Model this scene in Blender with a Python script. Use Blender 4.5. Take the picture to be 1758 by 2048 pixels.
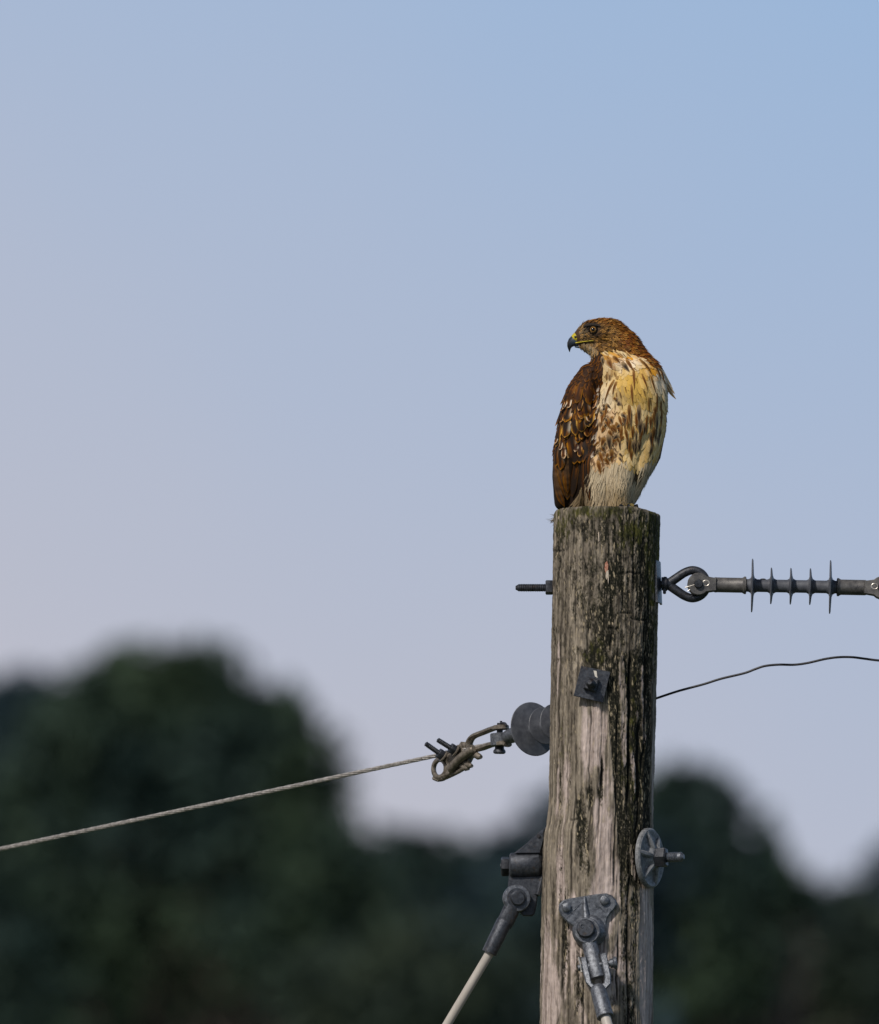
import bpy, bmesh, math, random
import numpy as np
from mathutils import Vector, Matrix
from mathutils.bvhtree import BVHTree

for o in list(bpy.data.objects):
    bpy.data.objects.remove(o)
SC = bpy.context.scene
COL = SC.collection
R = math.radians
random.seed(7)
NR = np.random.default_rng(7)

# ------------------------------------------------------------------ camera
DIST, PITCH, CAMZ = 80.0, R(4.0), 1.7
PPM = 900.0                                  # photograph pixels per metre at the pole
FPX = PPM * DIST / math.cos(PITCH)
CAM = Vector((0, -DIST, CAMZ))
cd = bpy.data.cameras.new('camera')
cam = bpy.data.objects.new('camera', cd)
COL.objects.link(cam)
cam.location = CAM
cam.rotation_euler = (math.pi / 2 + PITCH, 0, 0)
cd.sensor_fit = 'HORIZONTAL'
cd.sensor_width = 19.5
cd.lens = FPX / 1758 * 19.5
cd.clip_start = 1.0
cd.clip_end = 6000
cd.dof.use_dof = True
cd.dof.focus_distance = DIST / math.cos(PITCH) - 0.04
cd.dof.aperture_fstop = cd.lens / 1000 / 0.132
SC.camera = cam

# ------------------------------------------------------------------ sky
SUN_EL, SUN_AZ = R(42), R(-148)              # the soft sun stands up, left of and behind the camera
w = bpy.data.worlds.new('World')
SC.world = w
w.use_nodes = True
nt = w.node_tree
nt.nodes.clear()


def wn(t, **k):
    n = nt.nodes.new(t)
    for a, b in k.items():
        setattr(n, a, b)
    return n


def wm(op, a, b=None, clamp=False):
    n = wn('ShaderNodeMath', operation=op, use_clamp=clamp)
    for i, v in enumerate((a, b)):
        if v is None:
            continue
        if isinstance(v, (int, float)):
            n.inputs[i].default_value = v
        else:
            nt.links.new(v, n.inputs[i])
    return n.outputs[0]


tc = wn('ShaderNodeTexCoord')
sp = wn('ShaderNodeSeparateXYZ')
nt.links.new(tc.outputs['Generated'], sp.inputs[0])
el = wm('ARCSINE', sp.outputs[2])
az = wm('ARCTAN2', sp.outputs[0], sp.outputs[1])
# thin high veil, thicker low down and towards the left, over a pale evening blue
nz = wn('ShaderNodeTexNoise')
nz.inputs['Scale'].default_value = 60
nz.inputs['Detail'].default_value = 2
nt.links.new(tc.outputs['Generated'], nz.inputs['Vector'])
f = wm('ADD', wm('MULTIPLY', az, -0.33 * FPX / 1758), wm('MULTIPLY', wm('SUBTRACT', PITCH, el), 0.42 * FPX / 1000))
f = wm('ADD', f, 0.02 + 0.165 + 0.42 * 1.024)
f = wm('ADD', f, wm('MULTIPLY', wm('SUBTRACT', nz.outputs[0], 0.5), 0.25), clamp=True)
mx = wn('ShaderNodeMix', data_type='RGBA')
mx.inputs[6].default_value = (0.324, 0.468, 0.69, 1)
mx.inputs[7].default_value = (0.518, 0.513, 0.58, 1)
nt.links.new(f, mx.inputs[0])
low = wn('ShaderNodeBackground')
nt.links.new(mx.outputs[2], low.inputs[0])
low.inputs[1].default_value = 1.0
sky = wn('ShaderNodeTexSky')
sky.sky_type = 'NISHITA'
sky.sun_disc = False
sky.sun_elevation = SUN_EL
sky.sun_rotation = SUN_AZ
sky.dust_density = 2.0
high = wn('ShaderNodeBackground')
nt.links.new(sky.outputs[0], high.inputs[0])
high.inputs[1].default_value = 0.045
mr = wn('ShaderNodeMapRange', interpolation_type='SMOOTHSTEP')
nt.links.new(el, mr.inputs[0])
mr.inputs[1].default_value = R(7)
mr.inputs[2].default_value = R(40)
ms = wn('ShaderNodeMixShader')
nt.links.new(mr.outputs[0], ms.inputs[0])
nt.links.new(low.outputs[0], ms.inputs[1])
nt.links.new(high.outputs[0], ms.inputs[2])
wo = wn('ShaderNodeOutputWorld')
nt.links.new(ms.outputs[0], wo.inputs[0])

sd = bpy.data.lights.new('sun', 'SUN')
sun = bpy.data.objects.new('sun', sd)
COL.objects.link(sun)
sd.energy = 3.4
sd.angle = R(4)
sd.color = (1.0, 0.93, 0.84)
SUND = Vector((math.sin(SUN_AZ) * math.cos(SUN_EL), math.cos(SUN_AZ) * math.cos(SUN_EL), math.sin(SUN_EL)))
sun.rotation_euler = SUND.to_track_quat('Z', 'Y').to_euler()
sun.location = (0, 0, 40)

SC.view_settings.view_transform = 'Standard'
SC.view_settings.look = 'None'
SC.view_settings.exposure = 0.0
SC.view_settings.gamma = 1.0
SC.view_settings.use_curve_mapping = False

# ------------------------------------------------------------------ pixel -> place
UPV = Vector((0, -math.sin(PITCH), math.cos(PITCH)))
FWD = Vector((0, math.cos(PITCH), math.sin(PITCH)))
S = 1 / PPM


def P(px, py, dpx=0.0):
    """the point seen at photograph pixel (px, py) whose depth behind the pole's axis is dpx / 900 m"""
    d = FWD + Vector((1, 0, 0)) * ((px - 879) / FPX) + UPV * ((1024 - py) / FPX)
    t = (dpx * S + DIST) / d.y
    return CAM + d * t


def V(*a):
    return Vector(a)


# ------------------------------------------------------------------ mesh helpers
class MB:
    def __init__(s):
        s.v = []
        s.f = []

    def add(s, vs, fs):
        b = len(s.v)
        s.v += [Vector(x) for x in vs]
        s.f += [tuple(i + b for i in q) for q in fs]
        return s

    def rings(s, rings, cap=True, closed=False):
        n = len(rings[0])
        vs = [p for r in rings for p in r]
        fs = []
        m = len(rings)
        for i in range(m if closed else m - 1):
            a, b = i * n, ((i + 1) % m) * n
            for j in range(n):
                k = (j + 1) % n
                fs.append((a + j, a + k, b + k, b + j))
        if cap and not closed:
            fs.append(tuple(reversed(range(n))))
            fs.append(tuple(range((m - 1) * n, m * n)))
        return s.add(vs, fs)

    def tube(s, path, r, n=12, cap=True, closed=False, flat=1.0, up=None):
        path = [Vector(p) for p in path]
        m = len(path)
        rr = r if isinstance(r, (list, tuple)) else [r] * m
        rings = []
        nrm = None
        for i, p in enumerate(path):
            if closed:
                t = path[(i + 1) % m] - path[i - 1]
            else:
                t = path[min(i + 1, m - 1)] - path[max(i - 1, 0)]
            t.normalize()
            if nrm is None:
                u = up or (V(0, 0, 1) if abs(t.z) < 0.9 else V(0, 1, 0))
                nrm = (u - t * u.dot(t)).normalized()
            else:
                nrm = (nrm - t * nrm.dot(t)).normalized()
            bn = t.cross(nrm)
            rings.append([p + nrm * (rr[i] * math.cos(2 * math.pi * j / n)) + bn * (flat * rr[i] * math.sin(2 * math.pi * j / n)) for j in range(n)])
        return s.rings(rings, cap, closed)

    def lathe(s, o, ax, prof, n=28):
        o, ax = Vector(o), Vector(ax).normalized()
        u = V(0, 0, 1) if abs(ax.z) < 0.9 else V(1, 0, 0)
        e1 = (u - ax * u.dot(ax)).normalized()
        e2 = ax.cross(e1)
        rings = []
        for t, r in prof:
            r = max(r, 1e-6)
            rings.append([o + ax * t + e1 * (r * math.cos(2 * math.pi * j / n)) + e2 * (r * math.sin(2 * math.pi * j / n)) for j in range(n)])
        return s.rings(rings, True)

    def hexa(s, o, ax, r, h, n=6, rot=0.0, ch=0.12):
        o, ax = Vector(o), Vector(ax).normalized()
        u = V(0, 0, 1) if abs(ax.z) < 0.9 else V(1, 0, 0)
        e1 = (u - ax * u.dot(ax)).normalized()
        e2 = ax.cross(e1)
        rings = []
        for t, k in ((0, 1 - ch * .5), (h * ch, 1), (h * (1 - ch), 1), (h, 1 - ch)):
            rings.append([o + ax * t + (e1 * math.cos(rot + 2 * math.pi * j / n) + e2 * math.sin(rot + 2 * math.pi * j / n)) * r * k for j in range(n)])
        return s.rings(rings)

    def prism(s, outline, depth, bev=0.0):
        """outline: ordered world points (roughly planar); depth: extrusion vector; bev: bevel in metres"""
        pts = [Vector(p) for p in outline]
        c = sum(pts, Vector()) / len(pts)
        d = Vector(depth)
        dn = d.normalized()
        n = len(pts)
        ins = []
        for i in range(n):
            a = (pts[i] - pts[i - 1]).normalized()
            b = (pts[(i + 1) % n] - pts[i]).normalized()
            na, nb = a.cross(dn), b.cross(dn)
            m = (na + nb)
            m = m.normalized() if m.length > 1e-6 else na
            if m.dot(pts[i] - c) < 0 and False:
                m = -m
            ins.append(m)
        area = sum(((pts[i] - c).cross(pts[(i + 1) % n] - c)).dot(dn) for i in range(n))
        sg = -1 if area > 0 else 1
        if bev > 0:
            rings = [[p + m * bev * sg for p, m in zip(pts, ins)], [p + dn * bev for p in pts],
                     [p + d - dn * bev for p in pts], [p + d + m * bev * sg for p, m in zip(pts, ins)]]
        else:
            rings = [pts, [p + d for p in pts]]
        return s.rings(rings)

    def box(s, c, ex, ey, ez, hx, hy, hz, bev=0.0):
        c = Vector(c)
        ex, ey, ez = Vector(ex).normalized(), Vector(ey).normalized(), Vector(ez).normalized()
        o = [c + ex * (a * hx) + ey * (b * hy) - ez * hz for a, b in ((-1, -1), (1, -1), (1, 1), (-1, 1))]
        return s.prism(o, ez * 2 * hz, bev)

    def ball(s, c, r, e=(1, 1, 1), n=14, m=9):
        rings = []
        for i in range(m + 1):
            a = math.pi * i / m
            rings.append([Vector(c) + V(e[0] * r * max(math.sin(a), .01) * math.cos(2 * math.pi * j / n), e[1] * r * max(math.sin(a), .01) * math.sin(2 * math.pi * j / n), e[2] * r * math.cos(a)) for j in range(n)])
        return s.rings(rings)


def tag(o, label=None, cat=None, group=None, kind=None):
    for k, v in (('label', label), ('category', cat), ('group', group), ('kind', kind)):
        if v:
            o[k] = v
    return o


def empty(name, loc):
    o = bpy.data.objects.new(name, None)
    COL.objects.link(o)
    o.location = loc
    o.empty_display_size = 0.05
    return o


def root_loc(o):
    while o.parent:
        o = o.parent
    return Vector(o.location)


def finish(me, sharp=38):
    bm = bmesh.new()
    bm.from_mesh(me)
    bmesh.ops.recalc_face_normals(bm, faces=bm.faces)
    bm.to_mesh(me)
    bm.free()
    me.polygons.foreach_set('use_smooth', [True] * len(me.polygons))
    me.set_sharp_from_angle(angle=R(sharp))


def obj(name, mb, mat, parent=None, loc=None, sharp=38):
    """one mesh object; the builder holds world coordinates"""
    base = root_loc(parent) if parent else Vector(loc or (0, 0, 0))
    me = bpy.data.meshes.new(name)
    me.from_pydata([tuple(v - base) for v in mb.v], [], mb.f)
    me.validate()
    finish(me, sharp)
    me.materials.append(mat)
    o = bpy.data.objects.new(name, me)
    COL.objects.link(o)
    if parent:
        o.parent = parent
    else:
        o.location = base
    return o


# ------------------------------------------------------------------ materials
def newmat(name):
    m = bpy.data.materials.new(name)
    m.use_nodes = True
    t = m.node_tree
    b = t.nodes['Principled BSDF']
    return m, t, b


def surf(name, c1, c2, scale=60, rough=0.6, metal=0.0, bump=0.15, spots=None, stretch=(1, 1, 1), spec=0.4, rvar=0.12):
    """two-tone weathered surface; spots = (colour, amount) for stains"""
    m, t, b = newmat(name)
    L = t.links.new
    tc = t.nodes.new('ShaderNodeTexCoord')
    mp = t.nodes.new('ShaderNodeMapping')
    mp.inputs['Scale'].default_value = stretch
    L(tc.outputs['Object'], mp.inputs[0])
    n1 = t.nodes.new('ShaderNodeTexNoise')
    n1.inputs['Scale'].default_value = scale
    n1.inputs['Detail'].default_value = 6
    n1.inputs['Roughness'].default_value = 0.65
    L(mp.outputs[0], n1.inputs['Vector'])
    r1 = t.nodes.new('ShaderNodeValToRGB')
    r1.color_ramp.elements[0].position = 0.36
    r1.color_ramp.elements[1].position = 0.66
    r1.color_ramp.elements[0].color = (*c1, 1)
    r1.color_ramp.elements[1].color = (*c2, 1)
    L(n1.outputs[0], r1.inputs[0])
    out = r1.outputs[0]
    if spots:
        n2 = t.nodes.new('ShaderNodeTexNoise')
        n2.inputs['Scale'].default_value = scale * 0.6
        n2.inputs['Detail'].default_value = 8
        n2.inputs['Roughness'].default_value = 0.75
        L(tc.outputs['Object'], n2.inputs['Vector'])
        r2 = t.nodes.new('ShaderNodeValToRGB')
        r2.color_ramp.elements[0].position = 0.62 - 0.2 * spots[1]
        r2.color_ramp.elements[1].position = 0.72 - 0.15 * spots[1]
        L(n2.outputs[0], r2.inputs[0])
        mx = t.nodes.new('ShaderNodeMix')
        mx.data_type = 'RGBA'
        L(r2.outputs[0], mx.inputs[0])
        L(out, mx.inputs[6])
        mx.inputs[7].default_value = (*spots[0], 1)
        out = mx.outputs[2]
    L(out, b.inputs['Base Color'])
    rr = t.nodes.new('ShaderNodeMapRange')
    rr.inputs[3].default_value = rough - rvar
    rr.inputs[4].default_value = rough + rvar
    L(n1.outputs[0], rr.inputs[0])
    L(rr.outputs[0], b.inputs['Roughness'])
    b.inputs['Metallic'].default_value = metal
    b.inputs['Specular IOR Level'].default_value = spec
    if bump:
        n3 = t.nodes.new('ShaderNodeTexNoise')
        n3.inputs['Scale'].default_value = scale * 6
        n3.inputs['Detail'].default_value = 4
        L(mp.outputs[0], n3.inputs['Vector'])
        bp = t.nodes.new('ShaderNodeBump')
        bp.inputs['Strength'].default_value = bump
        bp.inputs['Distance'].default_value = 0.002
        L(n3.outputs[0], bp.inputs['Height'])
        L(bp.outputs[0], b.inputs['Normal'])
    return m


STEEL_DARK = surf('weathered_dark_steel', (.018, .020, .026), (.05, .055, .067), 120, .42, .4, .3, ((.05, .035, .028), .25))
STEEL = surf('weathered_galvanised_steel', (.07, .077, .092), (.185, .20, .228), 160, .38, .55, .35, ((.036, .039, .047), .38))
STEEL_MID = surf('dull_galvanised_steel', (.030, .034, .043), (.078, .086, .103), 140, .38, .5, .35, ((.07, .056, .048), .3))
CAST = surf('grey_cast_iron_washer', (.10, .106, .115), (.24, .248, .26), 160, .5, .1, .35, ((.05, .053, .058), .3))
BRIGHT = surf('bright_pin_metal', (.42, .40, .37), (.6, .57, .53), 200, .4, .6, .0)
RUBBER = surf('grey_polymer', (.055, .06, .075), (.10, .108, .128), 55, .45, 0, .06, None, spec=.35)
RUBBER_END = surf('cast_end_fitting_metal', (.075, .073, .075), (.15, .145, .14), 70, .5, .35, .2, ((.05, .05, .055), .35))
BRONZE = surf('weathered_bronze_casting', (.10, .085, .068), (.25, .22, .185), 80, .45, .4, .3, ((.055, .045, .035), .4))
RODM = surf('grey_beige_fibreglass', (.36, .33, .3), (.48, .45, .41), 30, .5, 0, .05, None, stretch=(1, 1, .2))
STRAND = surf('stranded_steel', (.24, .225, .21), (.55, .525, .5), 120, .42, .25, .1, ((.12, .1, .08), .15))
BLACKW = surf('black_jacket_and_gap_shade', (.012, .012, .016), (.025, .025, .03), 60, .45, 0, 0)
RUST = surf('torn_wood_rust', (.3, .1, .06), (.5, .3, .22), 200, .8, 0, .2)
SPLIT = surf('fresh_split_wood', (.4, .33, .26), (.55, .48, .4), 200, .8, 0, .2)


# ------------------------------------------------------------------ noise (numpy)
def vnoise(x, y, seed=0):
    x, y = np.asarray(x, float), np.asarray(y, float)
    xi, yi = np.floor(x).astype(np.int64), np.floor(y).astype(np.int64)
    fx, fy = x - xi, y - yi
    fx, fy = fx * fx * (3 - 2 * fx), fy * fy * (3 - 2 * fy)

    def h(a, b):
        n = (a * 374761393 + b * 668265263 + seed * 974634611) & 0xFFFFFFFF
        n = ((n ^ (n >> 13)) * 1274126177) & 0xFFFFFFFF
        return ((n ^ (n >> 16)) & 0xFFFF) / 65535.0
    return (h(xi, yi) * (1 - fx) + h(xi + 1, yi) * fx) * (1 - fy) + (h(xi, yi + 1) * (1 - fx) + h(xi + 1, yi + 1) * fx) * fy


def fbm(x, y, seed=0, oct=4):
    a, t, s = 0.5, 0, 0
    for i in range(oct):
        t = t + a * vnoise(x * 2 ** i, y * 2 ** i, seed + i * 17)
        s += a
        a *= 0.55
    return t / s


def sstep(a, b, x):
    t = np.clip((x - a) / (b - a), 0, 1)
    return t * t * (3 - 2 * t)


# ------------------------------------------------------------------ ground
m, t, b = newmat('meadow_ground')
n = t.nodes.new('ShaderNodeTexNoise')
n.inputs['Scale'].default_value = 0.15
n.inputs['Detail'].default_value = 8
tcn = t.nodes.new('ShaderNodeTexCoord')
t.links.new(tcn.outputs['Object'], n.inputs['Vector'])
r = t.nodes.new('ShaderNodeValToRGB')
r.color_ramp.elements[0].color = (.03, .045, .015, 1)
r.color_ramp.elements[1].color = (.07, .085, .035, 1)
t.links.new(n.outputs[0], r.inputs[0])
t.links.new(r.outputs[0], b.inputs['Base Color'])
b.inputs['Roughness'].default_value = 0.95
GR = m
g = MB()
NG = 24
gv = [(-2500 + 5000 * i / NG, -1500 + 5000 * j / NG, 0) for j in range(NG + 1) for i in range(NG + 1)]
g.add(gv, [(j * (NG + 1) + i, j * (NG + 1) + i + 1, (j + 1) * (NG + 1) + i + 1, (j + 1) * (NG + 1) + i) for j in range(NG) for i in range(NG)])
tag(obj('ground', g, GR), 'dark meadow ground below the pole and trees', 'ground', kind='structure')

# ------------------------------------------------------------------ utility pole
LE = ([1014, 1040, 1150, 1300, 1450, 1600, 1645, 1660, 1700, 1800, 1950, 2048], [1108, 1107, 1105, 1103, 1100, 1098, 1093, 1089, 1086, 1084, 1081, 1080])
RE = ([1014, 1030, 1120, 1250, 1380, 1500, 1620, 1750, 2048], [1320, 1320, 1318, 1315, 1312, 1310, 1308, 1307, 1306])
ZTOP = P(1213, 1012, -106).z


def pole_c(py):
    l, r = np.interp(py, *LE), np.interp(py, *RE)
    ex = np.maximum(py - 2048, 0)
    return (l + r) / 2 - ex * 0.0155, (r - l) / 2 + ex * 0.0055


# rows: fine in view, coarse down to the ground
NA = 540
py_f = np.linspace(1013, 2150, 560)
py_c = np.linspace(2200, 1013 + (ZTOP + 0.4) * PPM, 30)
PYR = np.concatenate([py_f, py_c])
th = np.linspace(0, 2 * np.pi, NA, endpoint=False)     # 0 = right, -pi/2 = towards the camera
TH, PY = np.meshgrid(th, PYR)
cx, rad = pole_c(PY)
wx = np.cos(TH)
wy = np.sin(TH)
PX = cx + rad * wx                                     # the photograph's column for the near side
arc = TH * 107
front = wy < 0.2


def gsum(lst):
    out = np.zeros_like(PX)
    for (x, y, sx, sy, a) in lst:
        out = np.maximum(out, a * np.exp(-((PX - x) / sx) ** 2 - ((PY - y) / sy) ** 2))
    return out


def lerpn(a, c, f_):
    return np.asarray(a) * (1 - f_[..., None]) + np.asarray(c) * f_[..., None]


g1 = fbm(arc / 4.0, PY / 120, 3, 4)                     # fine grain
g2 = fbm(arc / 14.0, PY / 260, 9, 4)                    # broad grain
g3 = fbm(arc / 7.0, PY / 14, 21, 4)                     # mottle
g4 = fbm(arc / 3.2, PY / 7, 61, 3)                      # speckle
g5 = fbm(arc / 9.0, PY / 90, 45, 4)                     # streaks
blot = fbm(arc / 26.0, PY / 60, 33, 5)
PXN = PX + 7 * (fbm(arc / 40, PY / 45, 88, 4) - .5) + 3 * (fbm(arc / 12, PY / 12, 89, 2) - .5)
# dark weathered band with a straight split along its left side
xb = np.interp(PY, [1290, 1400, 1640, 1760, 1900, 2048], [1206, 1213, 1232, 1238, 1243, 1246]) + 2 * (vnoise(PY / 60, PY * 0, 4) - .5)
xr = np.interp(PY, [1250, 1400, 1700, 1800, 2048], [1299, 1303, 1301, 1279, 1272])
band = sstep(-1.5, 2.5, PX - xb) * (1 - sstep(-8, 5, PXN - xr)) * sstep(1250, 1390, PY + 40 * (blot - .5)) * (1 - .5 * sstep(1660, 1860, PY))


def strip(x0, x1, y0, y1, a):
    u = (PY - y0) / (y1 - y0)
    hw = (x1 - x0) / 2 * np.sqrt(np.clip(1 - np.abs(2 * u - 1) ** 3, 0, 1))
    return a * (1 - sstep(hw * .6, hw * 1.15 + .8, np.abs(PXN - (x0 + x1) / 2 - 6 * (u - .5)))) * (u > 0) * (u < 1)


light_strips = np.maximum.reduce([strip(1238, 1254, 1310, 1535, .9), strip(1281, 1291, 1330, 1490, .7), strip(1263, 1270, 1500, 1580, .8), strip(1270, 1275, 1400, 1470, .5), strip(1262, 1268, 1690, 1760, .7), strip(1246, 1252, 1560, 1640, .35)])
darkf = gsum([(1205, 1250, 30, 80, .72), (1190, 1315, 34, 34, .8), (1163, 1655, 15, 95, .85), (1178, 1592, 15, 40, .7), (1176, 1740, 10, 60, .6), (1130, 1880, 8, 120, .75), (1158, 1965, 13, 80, .75),
              (1297, 1290, 9, 200, .7), (1226, 1150, 26, 60, .75), (1116, 1120, 7, 150, .5), (1250, 1070, 60, 70, .52), (1180, 1060, 80, 50, .42), (1285, 1130, 22, 110, .62),
              (1120, 1640, 6, 300, .42), (1138, 1470, 6, 200, .42), (1110, 1380, 5, 260, .4), (1200, 1160, 100, 150, .36), (1255, 1880, 16, 190, .62), (1222, 1930, 8, 120, .5), (1203, 1545, 4, 60, .85), (1198, 1590, 5, 30, .8)])
darkf = np.maximum(darkf, band * 1.0) - light_strips * .8
baref = gsum([(1190, 1470, 34, 100, 1.0), (1205, 1650, 26, 170, 1.0), (1212, 1780, 26, 120, .95), (1098, 1960, 20, 140, .95), (1292, 1930, 16, 200, 1.1), (1125, 1560, 24, 200, .6), (1205, 1980, 40, 120, .75),
              (1145, 1850, 20, 100, .8), (1120, 1750, 24, 120, .6), (1308, 1600, 5, 240, .8), (1185, 1930, 110, 190, .5)])
baref = np.maximum(baref, light_strips * .75)
mossf = gsum([(1308, 1090, 18, 130, 1.2), (1200, 1024, 130, 18, .75), (1262, 1060, 46, 60, .7), (1128, 1050, 26, 40, .6), (1308, 1260, 10, 140, .7), (1262, 1500, 34, 260, .5), (1190, 1300, 34, 50, .45), (1255, 1850, 26, 200, .45), (1125, 1480, 14, 260, .4)])
back = ~front
darkf = np.where(back, 0.45, darkf)
baref = np.where(back, 0.35, baref)
mossf = np.where(back, 0.3, mossf)
g6 = fbm(arc / 5.0, PY / 22, 141, 5)
speck_ = fbm(arc / 1.6, PY / 3.5, 151, 2)
topd = (1 - sstep(1290, 1420, PY)) * (.16 + .16 * sstep(1150, 1260, PX))
dark = sstep(.38, .74, darkf + topd + (g6 - .5) * 1.1 + (g3 - .5) * .35 + (speck_ - .5) * .7 + (g5 - .5) * .45)
bare = sstep(.40, .62, baref + (g2 - .5) * .8 + (blot - .5) * .7)
moss = sstep(.36, .80, mossf + (g3 - .5) * .9 + (g4 - .5) * .4)
up_ = 1 - sstep(1330, 1480, PY)
tone = np.clip(.5 + (g1 - .5) * 1.5 + (g5 - .5) * 1.1 + (g4 - .5) * .5, 0, 1)
wood = lerpn((.055, .046, .036), (.30, .26, .21), tone)
wood = wood * (1 - up_ * .55 * sstep(.5, .62, g3 * .7 + g4 * .3))[..., None]            # mildew mottle near the top
pinkw = lerpn((.235, .19, .172), (.53, .448, .42), np.clip(.5 + (g1 - .5) * 1.6 + (g4 - .5) * .5, 0, 1))
wcol = wood * (1 - bare[..., None]) + pinkw * bare[..., None]
dcol = lerpn((.008, .0085, .005), (.19, .165, .115), sstep(.52, .80, speck_ * .5 + g4 * .25 + g1 * .25))
wcol = wcol * (1 - dark[..., None]) + dcol * dark[..., None]
mcol = lerpn((.012, .014, .003), (.105, .104, .02), sstep(.34, .72, speck_ * .4 + g5 * .6))
wcol = wcol * (1 - .8 * moss[..., None]) + mcol * (.8 * moss[..., None])
flk = sstep(.72, .80, fbm(arc / 2.6, PY / 12, 111, 2)) * (.35 + .5 * dark)
wcol = wcol * (1 - flk[..., None]) + np.array((.42, .35, .24)) * flk[..., None]
# long drying cracks (column, from, to, half width, depth) with a slight wander
cr = np.zeros_like(PX)
CR = [(1181, 1400, 1640, 1.4, 3.5), (1203, 1400, 1700, 1.2, 3), (1236, 1400, 1800, 1.8, 4), (1165, 1030, 1180, 1.2, 3), (1146, 1020, 1120, 1.0, 2.5), (1190, 1016, 1110, 1.0, 2.5), (1215, 1016, 1090, 1.2, 3),
      (1245, 1016, 1080, 1.2, 3), (1262, 1300, 1620, 3.2, 7), (1280, 1430, 1700, 2.6, 6), (1292, 1240, 1560, 2.0, 5), (1150, 1560, 1800, 1.6, 4), (1128, 1800, 2000, 2.0, 5), (1168, 1900, 2090, 1.4, 4),
      (1233, 1860, 2020, 1.6, 5), (1208, 1840, 2048, 1.2, 3), (1118, 1300, 1560, 1.3, 3), (1135, 1380, 1640, 1.2, 2.5), (1202, 1500, 1600, 2.4, 6), (1255, 1700, 2100, 2.0, 4.5), (1102, 1500, 1800, 1.2, 3), (1175, 1200, 1330, 1.4, 3.5), (1300, 1030, 1230, 1.6, 4), (1270, 1030, 1200, 1.3, 3.5), (1122, 1040, 1130, 1.4, 4), (1222, 1180, 1330, 1.4, 3.5)]
for i, (x, y0, y1, hw, dp) in enumerate(CR):
    off = (x - np.interp(y0, PYR, cx[:, 0]))
    xc = cx + off * (rad / 107) + 5 * (vnoise(PY / 70, PY * 0 + i * 3.7, 50 + i) - .5) + 2.5 * (vnoise(PY / 14, PY * 0 + i * 1.7, 70 + i) - .5)
    fade = sstep(y0 - 4, y0 + 30, PY) * (1 - sstep(y1 - 40, y1 + 4, PY))
    wv = hw * (0.5 + vnoise(PY / 30, PY * 0 + i, 90 + i)) * (.25 + .75 * fade)
    cr = np.maximum(cr, np.where(front, dp * fade * np.exp(-((PX - xc) / wv) ** 2), 0))
# wandering random fine cracks all round
rid = 1 - np.abs(2 * fbm(arc / 16, PY / 320, 5, 3) - 1)
cr = np.maximum(cr, 2.0 * sstep(.97, .998, rid))
for (x0, x1, y) in [(1238, 1278, 1146), (1240, 1262, 1228), (1262, 1294, 1238), (1216, 1240, 1258), (1108, 1128, 1098), (1140, 1158, 1640)]:
    yy = y + 4 * (vnoise(PX / 9, PX * 0 + y, 6) - .5)
    cr = np.maximum(cr, np.where(front, 3.0 * np.exp(-((PY - yy) / 2.0) ** 2) * sstep(x0 - 4, x0 + 4, PX) * (1 - sstep(x1 - 6, x1 + 4, PX)), 0))
disp = (g1 - .5) * 1.5 + (g2 - .5) * 4.0 - cr - bare * 1.8 + light_strips * 2.5 - dark * 1.6 + (g3 - .5) * 2.2 + (g4 - .5) * 1.2
disp = np.where(PY > 2160, 0, disp)
rr_ = rad + disp
# worn rim: the top edge rounds over, more at the right
rim = np.clip((PY - 1013) / 7, 0, 1)
rr_ = rr_ - 3.5 * (1 - rim) ** 2
Xw = (cx + rr_ * wx - 879) * S
Yw = rr_ * wy * S
Zw = ZTOP - (PY - 1013) * S
topdrop = 9 * sstep(1262, 1322, PX) + 3 * (1 - sstep(1104, 1130, PX)) + 2.5 * (fbm(arc / 14, PY * 0, 77, 3) - .5)
Zw = Zw - topdrop * S * np.clip(1 - (PY - 1013) / 40, 0, 1) * 1.0
nrow = len(PYR)
verts = np.stack([Xw, Yw, Zw], -1).reshape(-1, 3)
idx = np.arange(nrow * NA).reshape(nrow, NA)
nxt = np.roll(idx, -1, 1)
quads = np.stack([idx[:-1], idx[1:], nxt[1:], nxt[:-1]], -1).reshape(-1, 4)
# end grain: rings towards the centre
tops = [verts[:NA]]
cent = np.array([(float(pole_c(1013)[0]) - 879) * S, 0, ZTOP - 1 * S])
extra = []
for k, q in enumerate((.93, .75, .5, .25, .02)):
    rv = cent + (verts[:NA] - cent) * q
    rv[:, 2] = verts[:NA, 2] * q + cent[2] * (1 - q) + (fbm(th * 6 + k, th * 0 + k * 9, 5) - .5) * 2.5 * S
    extra.append(rv)
ev = np.concatenate(extra)
allv = np.concatenate([verts, ev])
fq = [quads]
prev = np.arange(NA)
for k in range(5):
    cur = nrow * NA + k * NA + np.arange(NA)
    fq.append(np.stack([prev, np.roll(prev, -1), np.roll(cur, -1), cur], -1))
    prev = cur
allq = np.concatenate(fq)
PB = Vector(((float(pole_c(1013 + ZTOP * PPM)[0]) - 879) * S, 0, 0))
me = bpy.data.meshes.new('utility_pole')
me.from_pydata((allv - np.array(PB)).tolist(), [], allq.tolist())
me.polygons.foreach_set('use_smooth', [True] * len(me.polygons))
ca = me.color_attributes.new('wear', 'FLOAT_COLOR', 'POINT')
wr = np.concatenate([wcol, np.clip(cr / 4, 0, 1)[..., None]], -1).reshape(-1, 4)
we = np.tile(np.array([[.06, .055, .03, 0]]), (5 * NA, 1))
ca.data.foreach_set('color', np.concatenate([wr, we]).astype(np.float32).ravel())
m, t, b = newmat('weathered_pole_wood')
L = t.links.new
at = t.nodes.new('ShaderNodeAttribute')
at.attribute_name = 'wear'
sx = t.nodes.new('ShaderNodeSeparateColor')
L(at.outputs['Color'], sx.inputs[0])
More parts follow.
